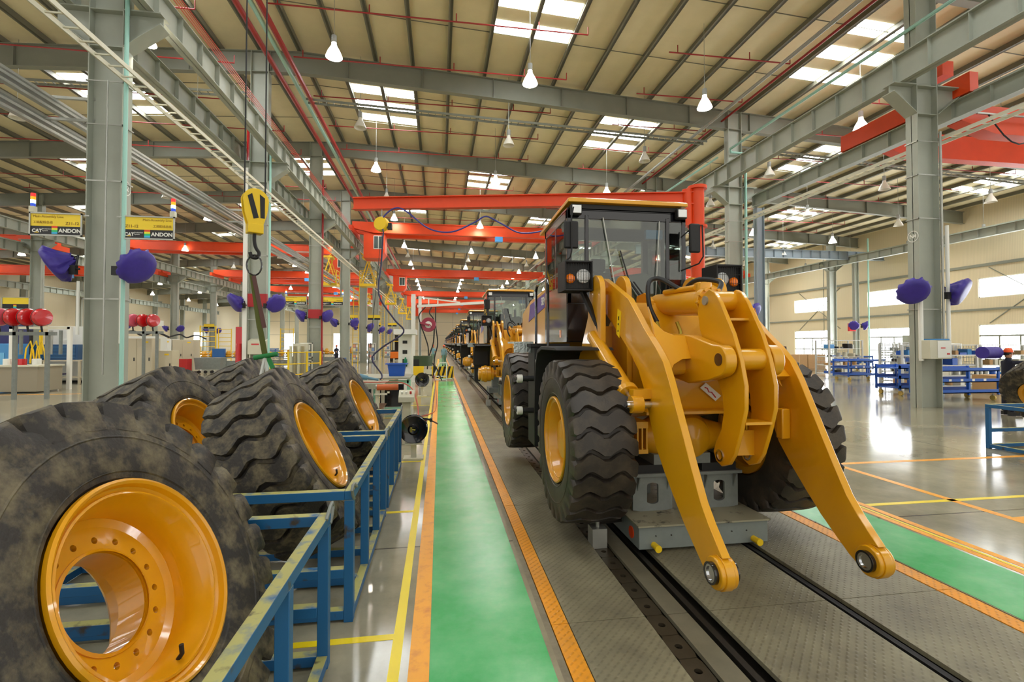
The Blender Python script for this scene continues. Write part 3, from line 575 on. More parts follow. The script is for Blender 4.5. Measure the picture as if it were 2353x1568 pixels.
for r, k, zz in [(2, 0, 3.66), (2, 1, 3.6), (2, 2, 3.6), (2, 3, 3.6), (2, 4, 3.6), (2, 5, 3.6), (2, 6, 3.6), (2, 7, 3.6), (3, 0, 3.43), (3, 1, 3.5), (1, 2, 3.6), (1, 3, 3.6), (1, 4, 3.6), (1, 5, 3.6), (1, 6, 3.6), (0, 3, 3.6), (0, 4, 3.6), (0, 5, 3.6)]:
    for s in (-1, 1): fan(ROWS[r][0]+s*.8, COLY[k]-.35, zz, s, 'violet covered fan, %s side of the %s column, %s' % (('left', 'right')[s > 0], ORD[k], ROWS[r][1]), .1*((k*3+s) % 3), .2*((k+s) % 2) if r != 3 else -.5)
for s in (-1, 1): fan(36.6+s*.6, 37.1, 3.5, s, 'violet covered fan, %s side of the blue-grey post in the right bay' % ('left', 'right')[s > 0])
# yellow maintenance platforms
def platform(x, y, z, label):
    t = thing('maintenance_platform', label, 'platform', (x, y, z), 'yellow platforms hanging beside the columns'); b = .035
    MB().box(x-.65, x+.65, y-.6, y+.6, z, z+.22).build('deck', YEL2, t)
    mb = MB()
    for sx in (-1, 1):
        for sy in (-1, 1): MB().bar((x+sx*.62, y+sy*.57, z+.2), (x+sx*.62, y+sy*.57, z+1.3), b*1.6).build('corner_post', YEL2, t)
    for zz in (.55, .9, 1.3):
        MB().bar((x-.62, y-.57, z+zz), (x+.62, y-.57, z+zz), b).bar((x-.62, y+.57, z+zz), (x+.62, y+.57, z+zz), b).bar((x-.62, y-.57, z+zz), (x-.62, y+.57, z+zz), b).bar((x+.62, y-.57, z+zz), (x+.62, y+.57, z+zz), b).build('rail', YEL2, t)
    for sy in (-1, 1): MB().bar((x-.6, y+sy*.57, z+.2), (x+.1, y+sy*.57, z+2.4), .08).bar((x+.6, y+sy*.57, z+.2), (x-.1, y+sy*.57, z+2.4), .06).build('hanger', YEL2, t)
    MB().box(x-.45, x+.25, y-.55, y+.55, z+2.35, z+2.5).build('head_plate', YEL2, t)
    for sy in (-1, 1): xr = -6.72 if x > -7 else -8.43; MB().bar((x-.1, y+sy*.5, z+2.45), (xr, y+sy*.5, 9.64), .05).build('suspension_bar', YEL2, t)
for i, k in enumerate((3, 5, 7, 9)):
    platform(-6.0, COLY[k]+1.5, 6.7, 'yellow caged platform on the walkway side, %s one from the front' % ORD[i]); 
    if i < 2: platform(-9.1, COLY[k]+1.5, 6.7, 'yellow caged platform on the bay side, %s one from the front' % ORD[i])
for i, k in enumerate((3, 5, 6, 8)):
    t = thing('yellow_ladder', 'tall yellow access ladder behind column, %s one along the walkway' % ORD[i], 'ladder', (-7.0, COLY[k]+.6, 0), 'yellow access ladders'); x, y = -6.9, COLY[k]+.6
    for s in (-1, 1): MB().bar((x+s*.22, y, 0), (x+s*.22+.0, y+.6, 6.7), .05).build('stile', YEL2, t)
    for q in range(22): MB().bar((x-.22, y+.6*(q+1)/23, .3*(q+1)), (x+.22, y+.6*(q+1)/23, .3*(q+1)), .025).build('rung', YEL2, t)
# ================================================================ wheels (axis = local X, outer face = +X)
def tyre_mesh(name, m):
    mb = MB(); half = [(.415, .235), (.432, .262), (.46, .274), (.52, .284), (.58, .287), (.65, .286), (.69, .280), (.715, .268), (.735, .25), (.742, .2), (.742, .09), (.743, 0)]
    prof = half + [(r, -x) for r, x in half[-2::-1]] + [(.40, -.2), (.40, .2)]
    mb.lathe(prof, (0, 0, 0), (1, 0, 0), 56, True)
    NL = 26; us = [-1, -.85, -.64, -.5, -.3, -.1, .1, .3, .5, .64, .85, 1]; zg = [-.36, -.24, .2, .28, .06, -.26, -.26, .06, .28, .2, -.24, -.36]
    for i in range(NL):
        p0 = 2*PI*i/NL; secs = []
        path = [(-.288, -.42, .64, .69, .062, .05), (-.282, -.4, .67, .772, .07, .052)] + [(u*.262, z, .72, .793-.008*abs(u)**2, .084, .072) for u, z in zip(us, zg)] + [(.282, -.4, .67, .772, .07, .052), (.288, -.42, .64, .69, .062, .05)]
        for x, z, rb, rt, wb, wt in path:
            s = []
            for r, w in ((rb, -wb), (rt, -wt), (rt, wt), (rb, wb)):
                a = p0 + (z*.115 + w)/.79; s.append((x, r*math.cos(a), r*math.sin(a)))
            secs.append(s)
        vs = [p for s in secs for p in s]; fs = [(3, 2, 1, 0)]; k = len(secs)
        for q in range(k-1):
            a, b = q*4, q*4+4; fs += [(a, a+1, b+1, b), (a+1, a+2, b+2, b+1), (a+2, a+3, b+3, b+2)]
        fs.append(tuple((k-1)*4+j for j in range(4))); mb.add(vs, fs)
    mb.lathe([(.60, .2865), (.606, .2905), (.612, .2865)], (0, 0, 0), (1, 0, 0), 56).lathe([(.45, .268), (.456, .277), (.463, .268)], (0, 0, 0), (1, 0, 0), 56)
    return mb.mesh(name, m, .5)
RS = 1.148
def rim_mesh(name, m, xd, rh=.185, nh=16):
    mb = MB(); mb.lathe([(r*RS, x) for r, x in [(.358, .245), (.368, .262), (.366, .278), (.356, .284), (.347, .276), (.342, .252), (.330, .240), (.327, .250), (.319, .252), (.313, .240), (.308, .205), (.296, .185), (.290, .11), (.285, -.05), (.283, -.22), (.30, -.245), (.352, -.25), (.36, -.262), (.362, -.24), (.345, -.20), (.345, .2)]], (0, 0, 0), (1, 0, 0), 64, True)
    rb, ro, hr = .272 if rh > .2 else .245, .331, .014; K = 8
    for i in range(nh):
        a0 = 2*PI*i/nh; cx, cy = rb*math.cos(a0), rb*math.sin(a0); inner, outer = [], []
        da = PI/nh; er, et = Vector((math.cos(a0), math.sin(a0))), Vector((-math.sin(a0), math.cos(a0)))
        # boundary of the sector: 16 points, and matching points on the hole
        B = []
        for rr, aa in [(ro, 0), (ro, .5), (ro, 1), (rb+.02, 1), (rb, 1), (rb-.02, 1), (rh, 1), (rh, .5), (rh, 0), (rh, -.5), (rh, -1), (rb-.02, -1), (rb, -1), (rb+.02, -1), (ro, -1), (ro, -.5)]:
            A = a0+aa*da; B.append(Vector((rr*math.cos(A), rr*math.sin(A))))
        c = Vector((cx, cy)); Hh = [c + (p-c).normalized()*hr for p in B]; n = 16; vs = []
        for pts, x in ((B, xd), (Hh, xd), (Hh, xd-.022), (B, xd-.022)):
            vs += [(x, p.x, p.y) for p in pts]
        fs = []
        for q in range(n):
            w = (q+1) % n; fs += [(q, w, n+w, n+q), (n+q, n+w, 2*n+w, 2*n+q), (2*n+q, 2*n+w, 3*n+w, 3*n+q)]
        mb.add(vs, fs)
    mb.lathe([(rh, xd-.01), (rh, xd-.13), (rh+.01, xd-.13), (rh+.01, xd-.01)], (0, 0, 0), (1, 0, 0), 48, True)
    mb.lathe([(rh, xd+.012), (rh+.012, xd+.006), (rh+.012, xd), (rh, xd-.022)], (0, 0, 0), (1, 0, 0), 48)
    mb.lathe([(.331, xd-.02), (.332, xd+.014), (.30, xd)], (0, 0, 0), (1, 0, 0), 48)
    return mb.mesh(name, m, .6)
TYR = tyre_mesh('tyre', RUB); TYRD = tyre_mesh('tyre_dusty', RUBC); RM1 = rim_mesh('rim', RIM, .07, .195); RM2 = rim_mesh('rim_mounted', YEL, .07)
HUBM = MB().lathe([(.0001, .14), (.10, .14), (.115, .125), (.17, .115), (.182, .1), (.185, -.1)], (0, 0, 0), (1, 0, 0), 40)
for i in range(16):
    a = 2*PI*i/16; HUBM.cyl((.06, .245*math.cos(a), .245*math.sin(a)), (.11, .245*math.cos(a), .245*math.sin(a)), .015, n=6)
HUBM = HUBM.mesh('hub', YEL)
VALVE = MB().tube([(.19, .0, -.352), (.22, 0, -.335), (.235, .0, -.30)], .009, 8).mesh('valve', BLK2)
def wheel_rack(loc, tilt, yaw, spin, label):
    t = thing('loader_wheel', label, 'wheel', loc, 'loader wheels leaning in the blue racks'); t.rotation_euler = (0, 0, 0)
    R = (Matrix.Rotation(yaw, 4, 'Z') @ Matrix.Rotation(-tilt, 4, 'Y') @ Matrix.Rotation(spin, 4, 'X')).to_euler()
    a = inst('tyre', TYRD, t, (0, 0, 0), R); b = inst('rim', RM1, t, (0, 0, 0), R); inst('valve_stem', VALVE, b); return t
LOADWH = [((-1.376, 2.154, .845), 25.9, -6.3, .1, 'nearest loader wheel, its dusty tyre cut by the lower left corner'), ((-1.263, 4.45, .88), 29, 2, .4, 'loader wheel leaning in the middle rack above the cross rail'),
          ((-2.53, 5.15, .86), 26, -3, .2, 'loader wheel behind the nearest one, half hidden by the middle wheel'), ((-2.55, 7.2, .88), 25, 0, .3, 'loader wheel under the lifting sling, only its tread seen'), ((-1.292, 7.03, .89), 26, -2, .15, 'loader wheel in the third rack beside the workbench')]
for l, ti, ya, sp, lb in LOADWH: wheel_rack(l, math.radians(ti), math.radians(ya), sp, lb)
# racks
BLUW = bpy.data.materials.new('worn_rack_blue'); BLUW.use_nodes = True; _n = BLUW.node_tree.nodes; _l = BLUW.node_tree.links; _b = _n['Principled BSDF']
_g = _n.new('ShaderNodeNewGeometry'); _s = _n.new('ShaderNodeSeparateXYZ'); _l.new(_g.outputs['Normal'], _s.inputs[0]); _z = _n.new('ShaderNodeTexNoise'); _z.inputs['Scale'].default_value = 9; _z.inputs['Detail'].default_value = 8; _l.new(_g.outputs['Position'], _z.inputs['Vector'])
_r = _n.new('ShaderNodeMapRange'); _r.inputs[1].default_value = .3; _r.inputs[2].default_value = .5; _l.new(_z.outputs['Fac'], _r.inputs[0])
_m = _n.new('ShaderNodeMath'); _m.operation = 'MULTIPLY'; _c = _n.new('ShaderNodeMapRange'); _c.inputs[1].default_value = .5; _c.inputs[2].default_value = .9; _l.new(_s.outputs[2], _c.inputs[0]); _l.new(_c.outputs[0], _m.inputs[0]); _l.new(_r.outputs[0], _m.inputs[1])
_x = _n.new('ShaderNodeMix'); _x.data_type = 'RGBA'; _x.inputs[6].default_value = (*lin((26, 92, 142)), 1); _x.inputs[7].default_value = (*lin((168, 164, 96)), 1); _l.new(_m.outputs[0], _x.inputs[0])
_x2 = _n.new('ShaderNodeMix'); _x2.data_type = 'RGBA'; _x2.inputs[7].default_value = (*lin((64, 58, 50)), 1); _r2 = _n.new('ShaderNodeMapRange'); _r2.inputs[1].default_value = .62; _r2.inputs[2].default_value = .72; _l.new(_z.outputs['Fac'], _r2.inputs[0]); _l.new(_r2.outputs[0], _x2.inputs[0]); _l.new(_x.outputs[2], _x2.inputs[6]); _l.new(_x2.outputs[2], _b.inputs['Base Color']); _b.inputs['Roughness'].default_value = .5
def rack(x0, x1, y0, y1, h, label, mids=(.5,), loops=True, tub=.062):
    t = thing('wheel_rack', label, 'rack', ((x0+x1)/2, (y0+y1)/2, 0), 'blue tube racks for loader wheels'); B = BLUW
    def r(p, q, nm='rail'): MB().bar(p, q, tub).build(nm, B, t, .004)
    k = tub/2
    for x in (x0+k, x1-k):
        for y in (y0+k, y1-k): r((x, y, 0), (x, y, h-tub), 'post')
        for m_ in mids: r((x, y0+(y1-y0)*m_, tub), (x, y0+(y1-y0)*m_, h-tub), 'post')
        r((x, y0, h-k), (x, y1, h-k)); r((x, y0+tub, k+.02), (x, y1-tub, k+.02))
    for y in (y0+k, y1-k):
        r((x0+tub, y, h-k), (x1-tub, y, h-k)); r((x0+tub, y, k+.02), (x1-tub, y, k+.02)); r((x0+tub, y, .33), (x1-tub, y, .33))
    for y in [y0+(y1-y0)*q for q in (.25, .5, .75)]: r((x0+tub, y, k+.02), (x1-tub, y, k+.02), 'cross_member')
    r((x0+tub, (y0+y1)/2, .33), (x1-tub, (y0+y1)/2, .33), 'cross_member')
    if loops:
        for x in (x0+k, x1-k):
            for y, s in ((y0+.02, 1), (y1-.02, -1)):
                MB().tube([(x+.03, y+s*.10, h-.005), (x+.03, y, h+.04), (x+.03, y-s*.05, h+.045), (x+.03, y-s*.075, h+.02), (x+.03, y-s*.05, h-.02), (x+.03, y-.0, h-.06)], .011, 8).build('lifting_loop', GRYP, t)
    return t
rack(-2.95, -.64, .75, 3.02, .89, 'nearest blue wheel rack with a worn yellowish top rail', (.33, .66)); rack(-2.95, -.58, 3.43, 5.5, .89, 'second blue wheel rack, cross rail in front of the leaning wheel', (.35, .7)); rack(-2.95, -.58, 5.73, 7.62, .89, 'third blue wheel rack next to the workbench', (.35, .7))
rack(9.83, 12.2, 5.3, 7.37, .8, 'blue wheel rack at the edge of the picture on the right', (.5,), False)
w = wheel_rack((13.75, 9.0, .77), math.radians(30), 0, .2, 'loader wheel leaning behind the blue rack by the person in navy')
# ================================================================ loader
CXL = 2.41
def mir(x): return 2*CXL-x
def loader(wheels):
    t = thing('wheel_loader', '', 'wheel loader', (CXL, 4.68, 0), 'yellow wheel loaders on the assembly line')
    B = lambda mb, n, m, p=None, bv=0, lb=None: mb.build(n, m, p or t, bv, lb)
    prof = [(5.42, 2.44), (5.38, 2.55), (5.28, 2.62), (5.15, 2.63), (4.9, 2.53), (4.45, 2.34), (4.32, 2.23), (4.08, 2.03), (3.86, 1.87), (3.72, 1.75), (3.62, 1.6), (3.5, 1.38), (3.4, 1.2), (3.29, 1.0), (3.16, .78), (3.06, .66), (2.98, .58), (2.9, .5)] + arc(2.96, .385, .115, 95, 300, 12) + [(3.14, .35), (3.26, .44), (3.4, .55), (3.55, .69), (3.72, .86), (3.87, 1.03), (3.98, 1.24), (4.07, 1.45), (4.22, 1.66), (4.48, 1.86), (4.9, 2.12), (5.26, 2.32), (5.38, 2.37)]
    for s in (0, 1):
        x0 = 1.82 if not s else 2.98; a = B(MB().prism(prof, 'x', x0, x0+.06), 'lift_arm', YEL, None, .008)
        for xa, xb, rr in ((x0-.03, x0+.09, .105),): B(MB().cyl((xa, 2.96, .385), (xb, 2.96, .385), rr, n=40), 'pin_boss', YEL, a, .008)
        B(MB().lathe([(.058, -.085), (.058, .085), (.044, .085), (.044, -.085)], (x0+.03, 2.96, .385), (1, 0, 0), 32, True).lathe([(.0001, -.02), (.044, -.02)], (x0+.03, 2.96, .385), (1, 0, 0), 32), 'pin_bushing', CHR, a); B(MB().cyl((x0-.045, 2.96, .385), (x0+.1, 2.96, .385), .046, n=28), 'pin_sleeve', CHR, a)
        B(MB().lathe([(.058, -.087), (.072, -.087), (.072, .087), (.058, .087)], (x0+.03, 2.96, .385), (1, 0, 0), 32, True), 'seal_ring', BLK, a)
        if not s: B(MB().prism([(4.63, 2.22), (4.72, 2.26), (4.76, 2.0), (4.68, 1.96)], 'x', 1.815, 1.82), 'warning_decal', mat('decal_yellow', (250, 214, 20), .4), a); B(MB().box(1.812, 1.815, 4.68, 4.70, 2.14, 2.18).box(1.812, 1.815, 4.7, 4.715, 2.02, 2.04).box(1.812, 1.815, 4.69, 4.71, 2.09, 2.11), 'decal_marks', BLK2, a)
        else: B(MB().box(2.9, 2.98, 3.72, 3.8, 1.08, 1.34), 'rest_pad', YEL, a, .01); B(MB().prism([(3.72, 1.62), (4.5, 2.3), (4.56, 2.26), (3.8, 1.58)], 'x', 2.86, 2.98), 'stiffener_plate', YEL, a)
    # cross tube joining the arms, plate with arched lower edge on each side
    for s in (0, 1):
        f = (lambda x: x) if not s else mir
        tp = [(1.88, 2.24), (1.90, 2.10), (1.97, 2.01), (2.06, 1.975), (2.2, 1.97), (2.2, 1.77), (2.08, 1.765), (1.99, 1.72), (1.93, 1.64), (1.88, 1.52)]
        mb = MB(); n = len(tp); vs = [(f(x), 3.80+(z-1.6)*.5, z) for x, z in tp] + [(f(x), 3.80+(z-1.6)*.5+.04, z) for x, z in tp]
        mb.add(vs, [tuple(range(n)), tuple(range(2*n-1, n-1, -1))]+[(i, (i+1) % n, n+(i+1) % n, n+i) for i in range(n)]); B(mb, 'cross_plate', YEL, None, .004)
        lg = [(4.35, 2.0), (3.9, 1.97), (3.56, 1.89)] + arc(3.49, 1.765, .125, 105, 250, 11) + [(3.62, 1.6), (3.95, 1.55), (4.3, 1.6)]
        x0, x1 = sorted((f(2.16), f(2.255))); B(MB().prism(lg, 'x', x0, x1), 'bellcrank_lug', YEL, None, .01)
        if not s: B(MB().cyl((2.154, 3.47, 1.775), (2.165, 3.47, 1.775), .05, n=24), 'lug_pin', BRN)
    B(MB().box(1.9, mir(1.9), 3.98, 4.3, 1.62, 1.93), 'cross_tube', YEL, None, .05)
    bc = [(3.84, 2.34), (3.78, 2.365), (3.70, 2.33), (3.62, 2.24), (3.45, 1.98), (3.36, 1.78), (3.305, 1.58), (3.31, 1.4), (3.37, 1.22), (3.45, 1.03), (3.52, .94), (3.62, .9), (3.7, .93), (3.735, 1.0), (3.70, 1.08), (3.62, 1.2), (3.585, 1.34), (3.6, 1.48), (3.70, 1.65), (3.82, 1.82), (3.93, 2.02), (3.97, 2.2), (3.92, 2.29)]
    for x0 in (2.27, mir(2.27)-.035):
        b = B(MB().prism(bc, 'x', x0, x0+.035), 'bellcrank_plate', YEL, None, .006)
        B(MB().lathe([(.05, -.025), (.05, .025), (.034, .025), (.034, -.025)], (x0+.018, 3.64, .985), (1, 0, 0), 24, True), 'pin_bushing', CHR, b)
    B(MB().box(2.3, mir(2.3), 3.6, 3.78, 2.09, 2.11), 'bellcrank_web', YEL); B(MB().box(2.3, mir(2.3), 3.34, 3.5, 1.28, 1.30), 'bellcrank_web', YEL); B(MB().box(2.3, mir(2.3), 3.55, 3.57, 1.0, 1.2), 'bellcrank_web', YEL); B(MB().cyl((2.3, 3.47, 1.775), (mir(2.3), 3.47, 1.775), .085, n=28), 'pivot_tube', YEL)
    c = B(MB().cyl((CXL, 4.0, 2.27), (CXL, 5.02, 2.33), .118, n=36).cyl((CXL, 3.98, 2.268), (CXL, 4.06, 2.273), .14, n=36), 'tilt_cylinder', YEL, None, .006)
    for q in range(12): a = 2*PI*q/12; MB().cyl((CXL+.128*math.cos(a), 3.95, 2.268+.128*math.sin(a)), (CXL+.128*math.cos(a), 4.0, 2.268+.128*math.sin(a)), .016, n=6).build('bolt', YEL, c)
    B(MB().cyl((2.30, 3.83, 2.27), (mir(2.30), 3.83, 2.27), .085, n=28), 'rod_eye', YEL, c); B(MB().cyl((2.255, 3.83, 2.27), (2.27, 3.83, 2.27), .04, n=20), 'rod_pin', GALV, c); B(MB().cyl((CXL-.1, 5.1, 2.33), (CXL+.1, 5.1, 2.33), .1, n=24), 'base_eye', YEL, c)
    B(MB().cyl((CXL+.0, 4.1, 2.36), (CXL, 4.1, 2.46), .07, n=20), 'port_block', YEL, c, .004); B(MB().cyl((CXL-.02, 4.2, 2.43), (CXL-.06, 4.75, 2.44), .028, n=12), 'steel_line', YEL, c)
    HO = mat('hydraulic_hose', (30, 32, 34), .5)
    for pts in ([(2.20, 4.62, 2.12), (2.14, 4.66, 2.28), (2.13, 4.68, 2.46), (2.17, 4.7, 2.56), (2.26, 4.66, 2.57), (2.36, 4.5, 2.46), (2.40, 4.4, 2.43)], [(2.62, 4.9, 2.36), (2.58, 4.7, 2.5), (2.6, 4.5, 2.55), (2.7, 4.3, 2.5), (2.62, 4.2, 2.40)]):
        h = B(MB().tube(smooth(pts), .024, 10), 'hydraulic_hose', HO)
    for x in (2.2, 2.42): B(MB().tube([(x, 4.55, 1.96), (x, 4.56, 2.03), (x-.015, 4.6, 2.12)], .018, 10), 'hose_fitting', mat('zinc_yellow', (170, 150, 50), .3, metal=.6)); B(MB().box(x-.05, x+.05, 4.5, 4.58, 1.93, 1.955), 'fitting_flange', GALV)
    # lift cylinders
    for s in (0, 1):
        f = (lambda x: x) if not s else mir
        c = B(MB().cyl((f(1.68), 5.1, 1.98), (f(1.68), 4.12, 1.45), .075, n=28).cyl((f(1.68), 4.16, 1.47), (f(1.68), 4.1, 1.438), .1, n=28), 'lift_cylinder', YEL, None, .004); B(MB().cyl((f(1.68), 4.12, 1.45), (f(1.68), 4.0, 1.385), .04, n=20), 'piston_rod', CHR, c); B(MB().cyl((f(1.64), 3.97, 1.37), (f(1.74), 3.97, 1.37), .075, n=28), 'rod_eye', YEL, c); B(MB().cyl((f(1.60), 3.97, 1.37), (f(1.82), 3.97, 1.37), .035, n=20), 'rod_pin', CHR, c); B(MB().box(min(f(1.66), f(1.82)), max(f(1.66), f(1.82)), 3.95, 4.05, 1.42, 1.5), 'pin_keeper', YEL, c)
        # tower plates
        tw = [(4.86, 1.25), (4.86, 2.45)] + arc(5.05, 2.46, .19, 170, 10, 8) + [(5.3, 2.2), (5.75, 1.6), (5.9, 1.1)]
        for xa, xb in ((1.68, 1.74), (1.97, 2.03)): x0, x1 = sorted((f(xa), f(xb))); B(MB().prism(tw, 'x', x0, x1), 'tower_plate', YEL, None, .006)
        x0, x1 = sorted((f(1.70), f(2.02))); B(MB().cyl((x0, 5.2, 2.5), (x1, 5.2, 2.5), .05, n=20).cyl((x0-.02, 5.1, 2.47), (x0, 5.1, 2.47), .07, n=24), 'arm_pivot_pin', YEL)
        B(MB().box(x0, x1, 4.9, 5.6, 1.2, 1.3).box(x0, x1, 5.3, 5.34, 1.3, 2.1), 'tower_web', YEL)
        # lamp cluster
        L = B(MB().box(f(1.36)-.0 if not s else f(1.66), f(1.66) if not s else f(1.36), 5.14, 5.4, 2.50, 2.80), 'lamp_box', BLK2, None, .012)
        xl, xa = f(1.575), f(1.425); y = 5.13
        B(MB().lathe([(.0001, .015), (.05, .022), (.078, .01), (.082, -.01)], (xl, y, 2.65), (0, -1, 0), 28), 'head_lamp', LENS, L); B(MB().lathe([(.0001, .03), (.035, .026), (.052, .01), (.055, -.01)], (xa, y, 2.62), (0, -1, 0), 24), 'turn_signal', AMB, L)
        g = MB()
        for q in range(11): x = min(f(1.37), f(1.65))+.028*q; g.cyl((x, 5.09, 2.51), (x, 5.09, 2.79), .0025, n=5)
        for z in (2.51, 2.6, 2.7, 2.79): g.cyl((f(1.365), 5.09, z), (f(1.655), 5.09, z), .0025, n=5)
        B(g, 'wire_guard', BLK2, L); lo, hi = sorted((f(1.35), f(1.67))); B(MB().box(lo, hi, 5.08, 5.4, 2.8, 2.815).box(lo, hi, 5.08, 5.4, 2.485, 2.5).box(lo, lo+.012, 5.08, 5.4, 2.5, 2.8).box(hi-.012, hi, 5.08, 5.4, 2.5, 2.8), 'lamp_housing', BLK2, L)
        B(MB().bar((f(1.6), 5.25, 2.5), (f(1.70), 5.0, 2.1), .055, .04).bar((f(1.70), 5.0, 2.12), (f(1.71), 4.93, 1.98), .05, .03), 'lamp_bracket', BLK2)
        # fender
        fd = [(4.72, 1.83), (4.78, 1.86), (5.45, 1.87), (5.68, 1.82), (5.79, 1.66), (5.84, 1.4), (5.86, 1.05), (5.83, 1.05), (5.80, 1.4), (5.75, 1.64), (5.65, 1.78), (5.44, 1.83)]
        lo, hi = sorted((f(1.16), f(1.78))); B(MB().prism(fd, 'x', lo, hi), 'fender', BLK2, None, .006)
        lo, hi = sorted((f(1.17), f(1.36))); lp = B(MB().box(lo, hi, 5.88, 6.3, .62, 1.86), 'ladder_panel', BLK2, None, .01); B(MB().box(f(1.20)-.02, f(1.20)+.03, 5.87, 5.88, 1.5, 1.7), 'paper_label', WHT, lp)
        lo, hi = sorted((f(1.12), f(1.62))); 
        if not wheels: B(MB().box(lo, hi, 5.75, 5.87, 1.18, 1.78), 'mud_guard', BLK2, None, .01)
        B(MB().box(lo, hi, 5.86, 6.75, 1.86, 1.9), 'platform', BLK2); lo, hi = sorted((f(.95), f(1.2))); B(MB().box(lo, hi, 6.1, 6.7, 1.9, 1.925).box(lo, hi, 6.12, 6.15, 1.78, 1.9), 'step_tread', mat('tread_plate', (170, 178, 176), .3, metal=.7, bump=.8, bscale=30))
        B(MB().tube([(f(1.29), 6.36, 1.9), (f(1.29), 6.36, 2.6), (f(1.29), 6.3, 2.67), (f(1.29), 6.2, 2.69), (f(1.29), 5.78, 2.69), (f(1.29), 5.68, 2.67), (f(1.29), 5.64, 2.6), (f(1.29), 5.64, 1.85)], .018, 10), 'hand_rail', BLK)
        for z in (1.46, 1.06):
            st = B(MB().cyl((f(.98), 5.95, z), (f(1.2), 5.95, z), .035, n=14).cyl((f(.98), 5.95, z), (f(.98), 6.2, z), .03, n=12), 'step', BLK2); B(MB().cyl((f(.96), 5.95, z), (f(1.03), 5.95, z), .052, n=14), 'foam_wrap', WHT, st, .005)
    # front frame and axle
    fr = [(4.4, 1.22), (4.36, 1.3), (4.36, 1.55), (4.52, 1.56), (4.6, 1.98), (4.86, 2.34), (5.3, 2.34), (5.85, 1.9), (6.3, 1.6), (6.3, .9), (5.6, .85), (4.9, 1.1)]
    B(MB().prism(fr, 'x', 2.03, mir(2.03)), 'front_frame', YEL, None, .01); B(MB().box(1.9, mir(1.9), 4.22, 4.5, 1.235, 1.26), 'frame_shelf', YEL)
    for x in (2.23, mir(2.27)): B(MB().prism([(4.84, 2.1), (4.84, 2.36), (5.0, 2.46), (5.2, 2.44), (5.25, 2.2)], 'x', x, x+.04), 'cylinder_bracket', YEL)
    for yy, w in ((4.68, 0), (8.02, 1)):
        ax = B(MB().lathe([(.12, -.98), (.12, -.5), (.17, -.32), (.25, -.16), (.27, 0), (.25, .16), (.17, .32), (.12, .5), (.12, .98)], (CXL, yy, .95), (1, 0, 0), 32), 'axle_housing', YEL)
        B(MB().lathe([(.26, -.05), (.25, -.12), (.2, -.22), (.1, -.28), (.0001, -.29)], (CXL+.08, yy+.02, .96), (0, 1, 0), 32), 'differential_cover', YEL, ax)
        for s in (-1, 1):
            x = CXL+s*.56; m_ = B(MB().box(x-.1, x+.1, yy-.38, yy-.1, .86, .9).box(x-.1, x+.1, yy-.38, yy-.1, 1.1, 1.16), 'axle_mount', YEL, ax)
            for q in range(5): B(MB().box(x-.1+.045*q, x-.085+.045*q, yy-.38, yy-.12, .9, 1.1), 'mount_rib', YEL, m_)
            B(MB().lathe([(.13, -.28), (.2, -.26), (.2, -.2), (.24, -.18), (.24, -.05), (.262, -.04), (.262, .0), (.24, .01), (.24, .1), (.19, .13), (.19, .2), (.0001, .22)], (CXL+s*1.0, yy, .95), (s, 0, 0), 32), 'hub_drum', YEL, ax, 0)
            if wheels:
                wl_ = inst('wheel', RM2, t, Vector((CXL+s*1.005, yy, .95))-Vector((CXL, 4.68, 0)), (0.13, 0, 0 if s > 0 else PI)); inst('tyre', TYR, wl_); inst('hub', HUBM, wl_)
            else:
                dd = MB()
                for q in range(14): a = 2*PI*q/14; dd.cyl((CXL+s*.94, yy+.25*math.cos(a), .95+.25*math.sin(a)), (CXL+s*1.03, yy+.25*math.cos(a), .95+.25*math.sin(a)), .012, n=6)
                B(dd, 'wheel_stud', YEL, ax)
    rf = [(6.35, .75), (6.35, 1.6), (6.9, 1.85), (9.5, 1.85), (9.6, 1.0), (8.7, .8)]; B(MB().prism(rf, 'x', 1.95, mir(1.95)), 'rear_frame', BLK2, None, .01)
    B(MB().cyl((CXL, 6.3, .8), (CXL, 6.3, 1.75), .16, n=24), 'articulation_pin', YEL)
    # cab
    xa, xb, ya, yb = 1.60, mir(1.60), 5.9, 7.2
    lb = B(MB().box(xa, xb, ya, yb, 1.92, 2.42), 'cab_body', BLK, None, .01); B(MB().box(xa-.004, xa, ya+.02, yb-.02, 1.92, 2.66), 'side_panel', BRN, lb)
    B(MB().box(xa, 1.93, ya-.004, ya, 1.98, 2.40), 'front_panel', BLK, lb); B(MB().box(xa-.008, xa-.004, ya+.3, ya+.38, 1.98, 2.08), 'orange_tag', AMB, lb)
    B(MB().box(xa, 1.86, ya, ya+.05, 2.42, 2.62).box(mir(1.86), xb, ya, ya+.05, 2.42, 2.62), 'corner_panel', BLK, lb)
    P = MB(); 
    for x, y, wx, wy in ((xa+.03, ya+.03, .06, .06), (xb-.03, ya+.03, .06, .06), (xa+.03, yb-.04, .06, .08), (xb-.03, yb-.04, .06, .08), (xa+.03, 6.55, .05, .06), (xb-.03, 6.55, .05, .06)): B(MB().box(x-wx/2, x+wx/2, y-wy/2, y+wy/2, 2.4, 3.6), 'cab_post', BLK, None, .008)
    for x in (1.86, mir(1.86)): B(MB().box(x-.025, x+.025, ya-.01, ya+.04, 2.4, 3.55), 'cab_post', BLK, None, .006)
    B(MB().box(xa, xb, ya, ya+.08, 3.5, 3.62).box(xa, xb, yb-.08, yb, 3.5, 3.62).box(xa, xa+.08, ya, yb, 3.5, 3.62).box(xb-.08, xb, ya, yb, 3.5, 3.62).box(xa, xb, ya, yb, 3.6, 3.64), 'cab_top_frame', BLK, None, .006)
    GL = glass_mat('cab_glass')
